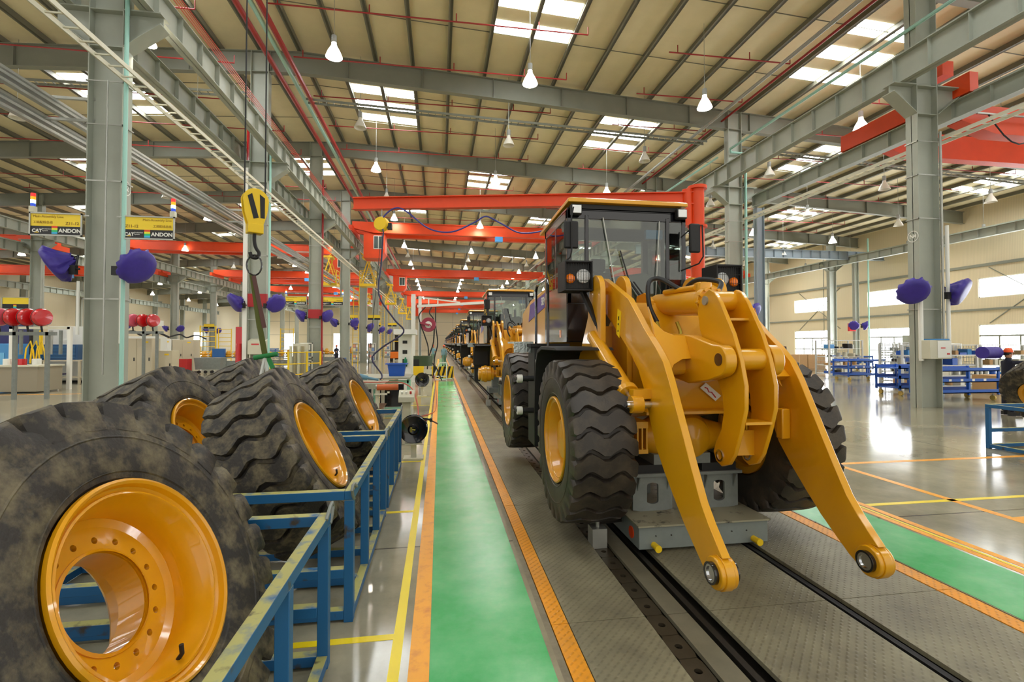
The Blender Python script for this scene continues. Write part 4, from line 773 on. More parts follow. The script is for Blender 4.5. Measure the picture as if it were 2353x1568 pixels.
    B(MB().box(1.885, mir(1.885), ya+.005, ya+.012, 2.42, 3.5), 'windshield', GL); B(MB().box(xa+.06, 1.835, ya+.005, ya+.012, 2.62, 3.5), 'quarter_pane', GL); B(MB().box(mir(1.835), xb-.06, ya+.005, ya+.012, 2.62, 3.5), 'quarter_pane', GL)
    for x in (xa+.01, xb-.018): B(MB().box(x, x+.008, ya+.06, yb-.08, 2.42, 3.5), 'side_window', GL)
    B(MB().box(xa+.06, xb-.06, yb-.03, yb-.022, 2.5, 3.5), 'rear_window', GL); B(MB().box(xa, xb, yb-.06, yb, 2.4, 2.6), 'rear_panel', BLK2)
    rt = [(1.60, 5.84), (mir(1.60), 5.84), (mir(1.56), 7.4), (1.56, 7.4)]
    r_ = MB(); n = 4; vs = []
    for z0, ins in ((0, 0), (.045, 0.0), (.075, .06)):
        for x, y in rt: vs.append((x+(ins if x < CXL else -ins), y+(ins if y < 6.5 else -ins), 3.70+z0-(y-5.84)*.06))
    r_.add(vs, [(3, 2, 1, 0), (8, 9, 10, 11)]+[(i, (i+1) % 4, 4+(i+1) % 4, 4+i) for i in range(4)]+[(4+i, 4+(i+1) % 4, 8+(i+1) % 4, 8+i) for i in range(4)]); B(r_, 'cab_roof', YEL, None, .006)
    B(MB().box(1.66, mir(1.66), 5.9, 7.3, 3.62, 3.69), 'roof_lining', BLK2)
    for x in (1.70, mir(1.70)):
        w_ = B(MB().box(x-.07, x+.07, 5.80, 5.88, 3.53, 3.66), 'work_light', BLK2, None, .012); B(MB().box(x-.058, x+.058, 5.79, 5.80, 3.545, 3.645), 'work_light_lens', mat('white_lens', (235, 238, 240), .1, coat=1.), w_, .004)
    # mirrors
    m_ = B(MB().box(1.49, 1.67, 5.62, 5.67, 3.06, 3.40), 'mirror', BLK2, None, .02); B(MB().tube([(1.6, 5.6, 3.56), (1.575, 5.6, 3.45), (1.575, 5.6, 3.02), (1.56, 5.62, 2.95), (1.46, 5.7, 2.85)], .01, 8), 'mirror_arm', BLK2, m_)
    m_ = B(MB().box(mir(1.70), mir(1.56), 5.6, 5.66, 3.05, 3.42), 'mirror', BLK2, None, .02); B(MB().tube([(3.14, 5.88, 3.3), (3.24, 5.7, 3.42), (3.28, 5.6, 3.4), (3.29, 5.6, 3.0), (3.26, 5.65, 2.92), (3.14, 5.88, 2.86)], .01, 8), 'mirror_arm', BLK2, m_)
    B(MB().bar((2.30, 5.88, 3.1), (2.42, 5.86, 2.68), .015).bar((2.42, 5.86, 2.7), (2.62, 5.84, 2.42), .022).bar((2.47, 5.86, 2.7), (2.68, 5.84, 2.42), .014), 'wiper', BLK2)
    B(MB().bar((2.07, 5.88, 3.52), (2.27, 5.88, 2.4), .012).bar((mir(1.98), 5.88, 3.5), (mir(2.04), 5.88, 2.5), .01), 'rain_strip', GALV)
    B(MB().prism([(2.28, 2.2), (2.9, 2.2), (2.98, 2.62), (2.9, 2.78), (2.75, 2.86), (2.32, 2.8)], 'y', 6.1, 6.45), 'dash_console', mat('console_grey', (96, 102, 92), .6), None, .03)
    st = B(MB().box(2.15, 2.65, 6.75, 7.15, 2.3, 2.5).box(2.17, 2.63, 7.05, 7.15, 2.5, 3.0).box(1.88, 2.08, 6.2, 6.5, 2.5, 2.86), 'driver_seat', BLK2, None, .04); B(MB().box(2.28, 2.52, 7.02, 7.12, 3.0, 3.2), 'head_rest', BLK2, st, .03)
    B(MB().lathe([(.19, -.012), (.2, 0), (.19, .012), (.18, 0)], (2.42, 6.55, 2.78), (0, -.5, 1), 28, True).bar((2.42, 6.5, 2.6), (2.42, 6.55, 2.78), .03).bar((2.24, 6.55, 2.78), (2.6, 6.55, 2.78), .02), 'steering_wheel', BLK2)
    B(MB().box(2.72, 2.95, 6.02, 6.08, 3.3, 3.42), 'display', BLUL)
    # hood
    hd = [(7.25, 1.8), (7.25, 2.78), (8.6, 2.68), (9.4, 2.5), (9.55, 1.8)]; h_ = B(MB().prism(hd, 'x', 1.63, mir(1.63)), 'engine_hood', YEL, None, .03)
    for s in (0, 1):
        lo, hi = sorted((1.622 if not s else mir(1.622), 1.63 if not s else mir(1.63))); B(MB().prism([(7.25, 2.48), (7.25, 2.70), (8.55, 2.6), (8.7, 2.3)], 'x', lo, hi), 'violet_stripe', mat('stripe_violet', (84, 54, 150), .4), h_)
    text('hood_text', 'SEM', WHT, h_, (1.62, 7.57, 2.57), .17, (PI/2, 0, -PI/2), 'LEFT', .001, .004)
    B(MB().cyl((2.9, 8.0, 2.7), (2.9, 8.0, 3.2), .05, n=16), 'exhaust_pipe', BLK2)
    tg = MB(); tv = [(2.52, 3.98, 1.60), (2.62, 3.98, 1.52)]
    pl = B(MB().prism([(2.50, 1.47), (2.56, 1.52), (2.72, 1.39), (2.66, 1.34)], 'y', 4.33, 4.335), 'paper_tag', WHT)
    B(MB().tube([(2.545, 4.328, 1.475), (2.575, 4.328, 1.465), (2.59, 4.328, 1.43), (2.62, 4.328, 1.425), (2.64, 4.328, 1.40), (2.66, 4.328, 1.375)], .006, 6), 'tag_mark', REDG, pl)
    return t
LB0 = 'nearest yellow wheel loader with four big tyres and lowered lift arms'
l0 = loader(True); l0['label'] = LB0
l1 = loader(False); l1.location = (CXL, 4.68+10.4, 0); l1['label'] = 'second wheel loader, bare yellow hub drums and black mud guard, behind the nearest'
for i in range(2, 13):
    dup(l1, loc=(CXL, 4.68+10.4*i, 0), label='%s wheel loader from the front in the line, without wheels' % ORD[i])
# transport trolleys
def trolley():
    t = thing('line_trolley', '', 'trolley', (CXL, 4.68, 0), 'grey line trolleys under the loaders'); G = GRYP
    D = mat('oily_grey', (150, 146, 122), .5, col2=(48, 44, 38), scale=7, mask=(.55, .66))
    b = MB().box(1.79, 3.07, 4.15, 5.6, .03, .235).build('body', mat('trolley_grey', (126, 134, 130), .45, var=.15, scale=6), t, .006); MB().box(1.775, 3.085, 4.13, 5.62, .235, .25).build('deck', D, b)
    for x in (1.93, 2.92): MB().cyl((x, 4.15, .07), (x, 4.06, .07), .028, n=16).cyl((x, 4.08, .07), (x, 4.05, .07), .032, n=16).build('buffer', YEL2, b)
    MB().lathe([(.055, 0), (.055, -.008), (.0001, -.01)], (1.79, 4.32, .13), (1, 0, 0), 24).build('orange_reflector', ORA, b)
    for x in (1.95, 2.1, 2.7, 2.85): MB().cyl((x, 4.15, .15), (x, 4.143, .15), .006, n=8).build('bolt', DKS, b)
    for x0 in (1.88, 2.59):
        x1 = x0+.41; y = 4.5; cx = (x0+x1)/2; cz = .42; n = 24; vs = []
        P = []; Q = []
        for q in range(n):
            a = 2*PI*(q+.5)/n; c_, s_ = math.cos(a), math.sin(a); tt = min(.205/max(abs(c_), 1e-6), .17/max(abs(s_), 1e-6)); P.append((cx+c_*tt, cz+s_*tt)); Q.append((cx+math.copysign(min(abs(c_)*.085, .06), c_), cz+math.copysign(abs(s_)**.6*.105, s_)))
        vs = [(x, y, z) for x, z in P]+[(x, y, z) for x, z in Q]+[(x, y+.03, z) for x, z in P]+[(x, y+.03, z) for x, z in Q]; fs = []
        for q in range(n): j = (q+1) % n; fs += [(q, j, n+j, n+q), (2*n+q, 3*n+q, 3*n+j, 2*n+j), (q, 2*n+q, 2*n+j, j), (n+q, n+j, 3*n+j, 3*n+q)]
        s_ = MB().add(vs, fs).add([(a, b_+.5, c_) for a, b_, c_ in vs], fs).build('pedestal', G, t)
        MB().box(x0-.02, x1+.03, y-.03, y+.56, .59, .62).build('top_plate', G, s_); MB().box(x0+.02, x1-.02, y, y+.53, .62, .70).build('rubber_pad', BLK2, s_)
        for x in (x0+.05, x1-.05): MB().prism([(y, .59), (y-.06, .59), (y, .45)], 'x', x-.006, x+.006).build('gusset', G, s_)
    MB().box(2.1, 2.7, 4.5, 4.9, .7, .8).build('saddle', GRYP, t)
    MB().tube([(2.40, 4.12, .2), (2.38, 4.1, .28), (2.44, 4.08, .3), (2.46, 4.08, .12)], .012, 8).build('yellow_latch', YEL2, t)
    MB().box(1.42, 1.56, 4.35, 4.5, -.02, .16).cyl((1.49, 4.42, .1), (1.49, 4.42, .3), .02, n=10).build('drive_dog', GALV, t); MB().bar((1.5, 4.43, .2), (1.8, 4.6, .15), .04).build('tow_link', DKS, t)
    return t
t0 = trolley(); t0['label'] = 'grey trolley carrying the front of the nearest loader'
for i in range(1, 13): dup(t0, loc=(CXL, 4.68+10.4*i, 0), label='grey trolley under the front axle of the %s loader in the line' % ORD[i])
for i in range(0, 4):
    r = thing('rear_trolley', 'low grey trolley under the rear axle of the %s loader' % ORD[i], 'trolley', (CXL, 8.1+10.4*i, 0), 'grey rear trolleys under the loaders'); y = 8.1+10.4*i
    MB().box(1.85, 2.97, y-.5, y+.5, .03, .22).build('body', GRYP, r, .006)
    for x in (2.0, 2.6): MB().box(x, x+.25, y-.2, y+.2, .22, .69).build('pedestal', GRYP, r)
# ================================================================ near workbench area
def hosereel(x, y, z, r, label, stand=True, post=0):
    t = thing('hose_reel', label, 'hose reel', (x, y, 0), 'black hose reels on floor stands')
    MB().lathe([(.0001, -.03), (r*.35, -.035), (r*.42, -.02), (r*.85, -.03), (r, -.05), (r*1.02, -.035), (r*.9, .02), (r*.45, .03), (.0001, .03)], (x, y-.05, z), (0, 1, 0), 40).lathe([(r*.5, 0), (r*.55, .12), (r, .14), (r*1.02, .12)], (x, y-.05, z), (0, 1, 0), 40).build('reel_disc', BLK, t)
    MB().lathe([(r*.3, -.075), (r*.34, -.1), (r*.36, -.07)], (x, y-.02, z), (0, 1, 0), 28).build('hub_ring', BLK, t); MB().cyl((x-.02, y-.12, z+.01), (x+.03, y-.12, z-.0), .014).box(x-.05, x-.02, y-.13, y-.1, z-.03, z+.05).build('swivel_fitting', mat('brass', (150, 140, 60), .35, metal=.6), t)
    MB().bar((x+r*.7, y, z+r*.75), (x+r*1.25, y, z+r*.62), .03).box(x+r*1.15, x+r*1.35, y-.04, y+.04, z+r*.5, z+r*.75).build('hose_guide', BLK2, t); MB().tube([(x+r*1.2, y, z+r*.6), (x+r*1.45, y-.02, z+r*.5), (x+r*1.75, y-.04, z+r*.35)], .012, 6).build('hose_end', mat('brown_hose', (86, 40, 34), .5), t)
    MB().box(x-.045, x+.045, y-.04, y+.04, .03, z-r*.9).build('stand_post', IVY, t); MB().box(x-.16, x+.16, y-.14, y+.14, 0, .03).build('base_plate', IVY, t); MB().box(x-.14, x+.14, y-.1, y+.12, z-r*1.08, z-r*.98).build('stand_top', IVY, t); return t
hosereel(-.42, 8.1, .49, .225, 'nearest black hose reel on a stand beside the yellow line'); hosereel(-.62, 17.6, .60, .25, 'farther black hose reel beside the second one along the yellow line')
t = thing('push_button_console', 'ivory push button console on a post behind the nearest hose reel', 'console', (-.62, 9.3, 0))
MB().box(-.70, -.54, 9.25, 9.38, 0, .86).build('post', IVY, t, .005); MB().prism([(9.15, .80), (9.15, .9), (9.35, 1.02), (9.4, .98), (9.3, .80)], 'x', -.76, -.47).build('control_head', IVY, t, .01)
for q, m in enumerate((WHT, WHT, REDG)): MB().cyl((-.7+.08*q, 9.24, .955), (-.7+.08*q, 9.22, .995), .02, n=12).build('push_button', m, t)
t = thing('workbench', 'steel workbench with bent sides holding the torque tool', 'workbench', (-2.0, 12.6, 0))
MB().box(-2.85, -1.35, 12.0, 13.3, .88, .91).box(-2.85, -1.35, 11.98, 12.0, .8, .93).prism([(-2.85, .9), (-3.0, 1.06), (-2.98, 1.07), (-2.83, .91)], 'y', 12.0, 13.3).build('worktop', mat('bench_top', (158, 158, 138), .5, var=.2, scale=8), t)
for x in (-2.8, -1.5): 
    for y in (12.05, 13.2): MB().box(x-.04, x+.04, y-.04, y+.04, 0, .88).build('leg', IVY, t)
MB().box(-2.8, -1.4, 12.05, 13.2, .28, .31).build('lower_shelf', mat('bench_shelf', (120, 84, 60), .6), t); MB().box(-1.55, -1.2, 11.9, 12.0, .66, .70).box(-1.25, -1.2, 11.9, 12.0, .66, .74).build('side_handle', IVY, t)
t = thing('equipment_stand', 'mint green steel frame with two black panels under the bench', 'frame', (-1.7, 13.9, 0)); TM = mat('mint_paint', (150, 214, 190), .5)
for x in (-2.75, -1.75, -.85): MB().box(x-.05, x+.05, 13.6, 13.7, 0, .9).build('leg', TM, t)
for z in (.1, .84): MB().box(-2.75, -.85, 13.6, 13.7, z-.04, z+.04).build('rail', TM, t)
MB().box(-2.62, -1.85, 13.58, 13.6, .2, .78).build('black_panel', BLK, t); MB().box(-1.62, -.98, 13.58, 13.6, .16, .78).build('black_panel', BLK, t); MB().box(-2.3, -.8, 13.4, 15.2, .93, .97).build('table_top', mat('bench_top', (158, 158, 138)), t)
def tub(x, y, z, label, s=1.):
    mb = MB(); w, d, h = .42*s, .28*s, .27*s; vs = []
    for zz, f in ((0, .72), (h, .9), (h, 1.08), (h-.03, 1.1), (h-.0, .86), (.02, .68)):
        for a, b_ in ((-1, -1), (1, -1), (1, 1), (-1, 1)): vs.append((x+a*w/2*f, y+b_*d/2*f, z+zz))
    fs = [(3, 2, 1, 0)]
    for q in range(5):
        for j in range(4): a = q*4+j; b_ = q*4+(j+1) % 4; fs.append((a, b_, b_+4, a+4))
    fs.append((20, 21, 22, 23)); mb.add(vs, fs)
    return tag(mb.build('plastic_tub', BLUB), label, 'tub')
tub(-1.22, 14.2, .97, 'blue plastic tub on the rear bench table', 1.35)
t = thing('torque_tool', 'grey-blue pneumatic torque tool lying on the workbench', 'tool', (-1.95, 12.7, .93)); BT = mat('tool_blue', (92, 132, 150), .4)
MB().cyl((-2.02, 12.7, 1.06), (-1.82, 12.7, 1.02), .075, .055, 18).build('motor_body', BT, t); MB().cyl((-1.82, 12.7, 1.02), (-1.55, 12.68, .97), .04, .03, 14).build('handle', BT, t); MB().cyl((-2.03, 12.7, 1.06), (-2.08, 12.7, 1.1), .05, .03, 14).bar((-2.05, 12.7, 1.0), (-2.32, 12.68, .95), .035).build('gear_head', BLK2, t); MB().cyl((-2.32, 12.68, .95), (-2.42, 12.68, .93), .018, n=10).build('socket', CHR, t); MB().cyl((-1.55, 12.68, .97), (-1.45, 12.68, .95), .015, n=8).build('air_inlet', CHR, t)
tag(MB().tube(smooth([(-2.3, 12.3, .925), (-2.1, 12.4, .94), (-1.6, 12.35, .935), (-1.3, 12.3, .94), (-.9, 11.6, .98), (-.6, 10.8, .9), (-.45, 10.2, .6), (-.4, 9.4, .3), (-.36, 8.6, .55), (-.22, 8.15, .62)]), .014, 8).build('red_air_hose', mat('hose_red', (170, 60, 36), .5)), 'red air hose from the bench down to the nearest reel', 'hose')
tag(MB().tube(smooth([(-.2, 17.5, .75), (-.12, 16.5, .3), (-.1, 14.5, .02), (-.2, 13.2, .015), (-.7, 12.3, .02)]), .012, 6).build('red_air_hose', mat('hose_red', (170, 60, 36))), 'thin red hose lying along the orange line', 'hose')
t = thing('motor_crate', 'orange-brown cylinder part lying at the bench edge', 'machine part', (-1.2, 12.1, .8)); MB().cyl((-1.5, 12.0, .84), (-1.0, 12.0, .84), .075, n=20).build('barrel', mat('rust_orange', (190, 92, 40), .45), t); MB().cyl((-1.53, 12.0, .86), (-1.5, 12.0, .86), .05, n=16).build('end_cap', GALV, t)
tag(MB().prism([(9.3, .0), (9.9, 0), (9.9, .32), (9.3, .32)], 'x', -1.0, -.72).build('orange_box', mat('rust_orange', (190, 92, 40)), None, .01), 'orange-brown metal box on the floor behind the nearest reel', 'box')
t = thing('tool_post', 'blue flat post with two clamps at the workbench', 'post', (-2.7, 13.2, 0)); MB().box(-2.72, -2.48, 13.35, 13.41, 0, 1.52).build('plate', mat('post_blue', (52, 102, 160), .4), t, .004)
for z in (1.3, 1.12): MB().cyl((-2.52, 13.34, z), (-2.52, 13.2, z), .05, n=12).cyl((-2.5, 13.25, z), (-2.33, 13.2, z+.03), .025, n=8).build('clamp', BLK2, t)
# white machine column + jib + reel
t = thing('machine_column', 'white machine column with small square openings', 'machine', (-1.35, 19.2, 0))
MB().box(-1.6, -1.1, 19.2, 19.8, .0, 2.25).build('body', WHT, t, .01); MB().box(-1.75, -.9, 18.7, 19.9, 2.25, 2.45).build('head', WHT, t, .01)
for z, h in ((1.9, .12), (1.5, .15), (1.0, .3)): MB().box(-1.44, -1.26, 19.19, 19.2, z, z+h).build('opening', BLK2, t)
tag(MB().lathe([(.0001, 0), (.07, 0), (.075, .02), (.075, .2), (.03, .27), (.025, .32), (.0001, .32)], (-1.32, 19.1, 1.05), (0, 0, 1), 18).build('green_bottle', mat('bottle_green', (20, 120, 80), .3)), 'green bottle in the opening of the white column', 'bottle')
t = thing('white_jib_crane', 'white post jib crane with truss arm over the line', 'crane', (-1.3, 24.2, 0))
MB().box(-1.4, -1.2, 24.1, 24.3, 0, 4.35).build('post', WHT, t); MB().box(-1.05, -.9, 24.1, 24.25, 0, 4.25).build('post', WHT, t); MB().bar((-1.1, 24.15, 3.75), (3.2, 23.6, 4.0), .12).bar((-1.0, 24.15, 4.2), (1.0, 23.9, 3.95), .06).build('arm', WHT, t)
for x in (-.55, -.1): MB().bar((x, 24.1, 3.8), (x, 24.1, 4.15), .06).build('arm_strut', WHT, t)
t = thing('cable_reel', 'dark red cable reel with white hub hanging on the white jib', 'reel', (-.55, 23.8, 2.83)); DR = mat('reel_red', (150, 42, 66), .35)
MB().lathe([(.17, -.03), (.34, -.05), (.36, 0), (.34, .05), (.17, .03)], (-.55, 23.8, 2.83), (.1, 1, 0), 36, True).build('drum', DR, t); MB().lathe([(.0001, -.02), (.18, -.02), (.18, .02), (.0001, .02)], (-.55, 23.8, 2.83), (.1, 1, 0), 28).build('hub', WHT, t); MB().bar((-.95, 23.7, 2.92), (-.5, 23.7, 2.8), .09).bar((-.5, 23.7, 2.85), (-.3, 23.7, 2.6), .04).build('arm', DR, t)
MB().cyl((-.95, 23.9, .1), (-.95, 23.9, 2.9), .05).build('stand', GRYP, t)
for i, (x, pts) in enumerate(((0, [(-.7, 23.9, 3.7), (-1.0, 23.8, 3.3), (-.95, 23.8, 2.9), (-.7, 23.8, 2.2), (-.55, 23.8, 1.6), (-.6, 23.8, .6)]), (1, [(-.2, 23.9, 3.7), (-.2, 23.8, 2.8), (-.1, 23.8, 1.9), (-.25, 23.8, 1.2), (-.3, 23.8, .2)]), (2, [(-.4, 23.9, 3.7), (-.5, 23.8, 3.4), (-.28, 23.8, 3.0), (-.3, 23.8, 2.0), (-.5, 23.8, 1.2), (-.15, 23.6, .7), (.1, 23.6, .1)]))):
    tag(MB().tube(smooth(pts), .03, 6).build('black_hose', BLK2), 'black hose hanging from the white jib, %s of three' % ORD[i], 'hose')
t = thing('floor_barrier', 'yellow and black striped barrier across the walkway end', 'barrier', (.2, 25.2, 0))
MB().box(-.42, .72, 25.1, 25.16, .12, .72).build('board', YEL2, t)
for q in range(5): x = -.40+.24*q; MB().prism([(x, .12), (x+.1, .12), (x+.26 if x+.26 < .72 else .72, .72), (x+.14, .72)], 'y', 25.09, 25.1).build('black_stripe', BLK2, t)
t = thing('white_stand', 'white bent tube stand before the striped barrier', 'stand', (.05, 24.6, 0))
for x in (-.25, .35): MB().box(x-.03, x+.03, 24.5, 24.56, 0, .95 if x > 0 else .35).build('leg', WHT, t)
MB().bar((-.25, 24.53, .35), (.0, 24.53, .93), .06).bar((0, 24.53, .93), (.35, 24.53, .93), .06).box(-.25, .35, 24.5, 24.56, .05, .11).box(-.25, .35, 24.5, 24.56, .22, .27).build('rail', WHT, t)
t = thing('oil_station', 'dark green drum pump station with yellow tray behind the column', 'machine', (-.9, 21.8, 0)); MB().cyl((-.75, 22, .9), (-.75, 22, 1.35), .42, n=20).build('drum', mat('dark_green', (56, 74, 46), .6), t); MB().box(-1.15, -.7, 21.5, 22.1, .5, .9).build('tray', YEL2, t, .01); MB().box(-1.15, -.9, 21.6, 21.9, .9, 1.2).build('pump', BLK2, t); MB().box(-.7, -.35, 21.5, 21.8, 0, .75).build('cabinet', IVY, t)
# ================================================================ people
def person(name, label, x, y, ry, joints, cloth, legs, pose_h=1.72, helmet=True, arms=None):
    """one skinned body; joints in local metres, facing -Y before the turn"""
    t = thing(name, label, 'person', (x, y, 0), None, ry)
    V = [(0, 0, .95), (0, 0, 1.15), (0, .01, 1.38), (0, 0, 1.47), (0, -.01, 1.56)]; E_ = [(0, 1), (1, 2), (2, 3), (3, 4)]; Rr = [.13, .125, .14, .055, .075]
    def chain(a, pts):
        for p, r in pts: V.append(p); Rr.append(r); E_.append((a, len(V)-1)); a = len(V)-1
        return a
    for s, k in ((-1, 'l'), (1, 'r')):
        sh = joints['a'+k]; chain(2, [((s*.17, 0, 1.4), .055)]+[(p, r) for p, r in zip(sh, (.045, .038, .03))])
        lg = joints['l'+k]; chain(0, [((s*.09, 0, .88), .09)]+[(p, r) for p, r in zip(lg, (.06, .042, .05))])
    me = bpy.data.meshes.new('body'); me.from_pydata(V, E_, []); me.materials.append(cloth)
    o = bpy.data.objects.new('body', me); COL.objects.link(o); o.parent = t; md = o.modifiers.new('s', 'SKIN'); sv = me.skin_vertices[0].data if me.skin_vertices else None
    if sv is None:
        b = bmesh.new(); b.from_mesh(me); b.verts.layers.skin.verify(); b.to_mesh(me); b.free(); sv = me.skin_vertices[0].data
    for i, r in enumerate(Rr): sv[i].radius = (r, r)
    sv[0].use_root = True; o.modifiers.new('u', 'SUBSURF').levels = 1
    # trousers over the legs
    for s, k in ((-1, 'l'), (1, 'r')):
        lg = joints['l'+k]; MBt = MB().tube([(s*.085, 0, .96), (s*.09, 0, .86)]+[Vector(lg[0])]+[Vector(lg[1])+Vector((0, 0, .02))], [.12, .115, .085, .065], 12); me2 = MBt.mesh('trouser_leg', legs, 1.2); inst('trouser_leg', me2, t)
        sh = Vector(lg[2]); inst('shoe', MB().box(sh.x-.05, sh.x+.05, sh.y-.17, sh.y+.1, max(sh.z-.06, 0), sh.z+.04).mesh('shoe', BLK2), t)
        hd = Vector(joints['a'+k][2]); hb = MB().lathe([(.0001, -.05), (.03, -.04), (.042, 0), (.035, .045), (.0001, .06)], hd, (0, 0, 1), 12)
        for q in range(4): hb.tube([hd+Vector((-.027+.018*q, -.02, -.03)), hd+Vector((-.027+.018*q, -.035, -.07)), hd+Vector((-.025+.017*q, -.02, -.1+.006*abs(q-1.5)))], .0095, 6)
        hb.tube([hd+Vector((-s*.035, -.02, .0)), hd+Vector((-s*.055, -.04, -.03)), hd+Vector((-s*.05, -.05, -.055))], .011, 6); inst('hand', hb.mesh('hand', SKIN), t)
    hb = MB().lathe([(.0001, -.125), (.045, -.12), (.068, -.07), (.078, 0), (.08, .05), (.06, .1), (.0001, .125)], (0, -.01, 1.62), (0, 0, 1), 20).tube([(0, -.085, 1.64), (0, -.112, 1.60), (0, -.09, 1.595)], .014, 6)
    for s in (-1, 1): hb.lathe([(.0001, -.012), (.022, 0), (.0001, .012)], (s*.082, 0, 1.61), (1, 0, 0), 10)
    inst('head', hb.mesh('head', SKIN, 1.2), t)
    fb = MB()
    for s in (-1, 1): fb.lathe([(.0001, -.004), (.012, 0), (.0001, .004)], (s*.03, -.082, 1.64), (0, 1, 0), 10)
    fb.box(-.025, .025, -.088, -.08, 1.555, 1.562); inst('eyes_and_mouth', fb.mesh('face', BLK2), t)
    inst('hair', MB().lathe([(.082, -.02), (.086, .03), (.07, .1), (.0001, .13)], (0, .006, 1.62), (0, .1, 1), 20).mesh('hair', BLK2, 1.2), t)
    if helmet: inst('helmet', MB().lathe([(.125, -.0), (.1, .006), (.098, .04), (.075, .1), (.0001, .125)], (0, -.01, 1.67), (0, 0, 1), 24).mesh('helmet', HELM, 1.2), t)
    return t
walk = {'al': [(-.22, .08, 1.15), (-.22, -.02, .93), (-.22, -.06, .84)], 'ar': [(.22, -.02, 1.15), (.22, .1, .94), (.22, .14, .86)], 'll': [(-.1, -.12, .5), (-.1, -.2, .1), (-.1, -.24, .07)], 'lr': [(.1, .08, .5), (.1, .28, .14), (.1, .26, .1)]}
work = {'al': [(-.24, -.06, 1.16), (-.2, -.28, 1.14), (-.18, -.36, 1.16)], 'ar': [(.24, -.06, 1.16), (.2, -.28, 1.14), (.18, -.36, 1.16)], 'll': [(-.1, -.02, .5), (-.11, .02, .1), (-.11, -.02, .07)], 'lr': [(.1, .0, .5), (.11, .02, .1), (.11, -.02, .07)]}
person('person', 'person in pale blue shirt and orange helmet walking away along the line', .35, 40.6, PI, walk, CLO, CLO2)
person('person', 'person in orange helmet standing behind the walking person', -.6, 44.5, 0, work, CLO, CLO2)
person('person', 'person in orange helmet behind the cardboard boxes by the racks', 25.6, 33.8, .4, work, CLO, CLO2)
person('person', 'person in navy jacket and orange helmet reaching over the tyre on the right', 14.9, 10.6, 1.2, {**work, 'al': [(-.26, -.2, 1.42), (-.2, -.48, 1.44), (-.18, -.56, 1.46)], 'ar': [(.26, -.2, 1.40), (.2, -.48, 1.4), (.18, -.56, 1.42)]}, CLON, CLON)
person('person', 'person in blue shirt at the bench behind the white cabinet on the left', -19.3, 26.2, .3, work, CLO, CLO2)
person('person', 'person in light blue working beside the red hydrant column', -12.4, 33.2, -.6, work, CLO, CLO2)
person('person', 'person in orange helmet among the yellow parts at the far column', -9.6, 47, .6, work, CLON, CLON)
# ================================================================ left machining bay
def cabinet(x0, x1, y0, y1, h, m, label, z0=.08, doors=2, extra=None):
    t = thing('control_cabinet', label, 'cabinet', ((x0+x1)/2, (y0+y1)/2, 0)); MB().box(x0, x1, y0, y1, z0, h).build('body', m, t, .01)
    MB().box(x0+.03, x1-.03, y0+.03, y1-.03, 0, z0).build('plinth', BLK2, t); w = (x1-x0)/doors
    for q in range(doors):
        d = MB().box(x0+w*q+.01, x0+w*(q+1)-.01, y0-.02, y0, z0+.03, h-.03).build('door', m, t, .004); MB().box(x0+w*(q+1)-.12, x0+w*(q+1)-.08, y0-.045, y0-.02, h*.5, h*.5+.16).build('handle', BLK2, d)
    MB().box(x1-.35, x1-.15, y0-.024, y0-.02, h-.22, h-.14).build('warning_label', YEL2, t); return t
cabinet(-14.9, -13.6, 25.2, 25.9, 2.15, BEI, 'tall beige control cabinet just right of the nearest column'); cabinet(-13.55, -12.9, 25.6, 26.2, 1.55, BEI, 'lower beige cabinet joined to the tall one', doors=1)
cabinet(-18.4, -17.2, 34, 35, 2.2, WHT, 'white machine cabinet behind the beige ones', doors=1); cabinet(-17.15, -15.9, 34, 34.9, 2.15, BEI, 'beige double cabinet beside the white machine', doors=2)
for i, (x, y) in enumerate(((-14.2, 25.5), (-16.5, 34.4))): tag(MB().tube(smooth([(x-1, y, 2.35), (x-.4, y, 2.5), (x, y, 2.3), (x+.6, y, 2.45), (x+1.2, y, 2.2)]), .05, 6).build('cable_bundle', BLK2), 'black cable bundle over the %s' % ('beige tall cabinet', 'white machine cabinet')[i], 'cable')
def reelbank(x, y, z, n, m, label, st):
    for i in range(n):
        t = thing('hose_drum', 'red hose drum, %s in the bank %s' % (ORD[i], label), 'hose reel', (x+.42*i, y, z), 'red hose drums'); d = (.9, -.4, 0)
        MB().lathe([(.0001, -.16), (.1, -.16), (.26, -.13), (.3, -.05), (.3, .05), (.26, .13), (.0001, .16)], (x+.42*i, y, z), d, 24).build('drum', m if i else mat('drum_pink', (200, 90, 110), .35), t); MB().lathe([(.3, -.02), (.31, 0), (.3, .02)], (x+.42*i, y, z), d, 24).build('rim_band', BLK2, t); MB().cyl((x+.42*i, y, z-.3), (x+.42*i, y+.05, z-.55), .03).build('bracket', BLK2, t)
    t = thing('reel_gantry', 'grey post frame carrying the red drums %s' % label, 'frame', (x, y, 0)); MB().box(x+.4, x+.5, y, y+.1, 0, z-.3).build('post', GRYP, t); MB().box(x-.3, x+.42*n, y, y+.1, z-.62, z-.5).build('rail', GRYP, t); MB().box(x+.42*n-.3, x+.42*n-.2, y, y+.1, 0, z-.5).build('post', GRYP, t)
reelbank(-14.75, 18.6, 2.8, 4, REDG, 'over the tool racks on the left', 0); reelbank(-14.1, 24.6, 2.98, 3, REDG, 'over the beige cabinets', 0)
t = thing('machine_base', 'large grey-beige machine housing in front of the tool frame', 'machine', (-15.8, 21.2, 0)); MB().box(-17.2, -15.3, 20.95, 22.2, .05, 1.0).build('housing', mat('taupe_paint', (150, 142, 122), .5), t, .01); MB().box(-17.25, -15.25, 20.9, 22.25, 1.0, 1.06).build('top', IVY, t)
t = thing('tool_stand', 'white framed tool stand with hanging grey cylinders', 'tool stand', (-16.2, 22.6, 0))
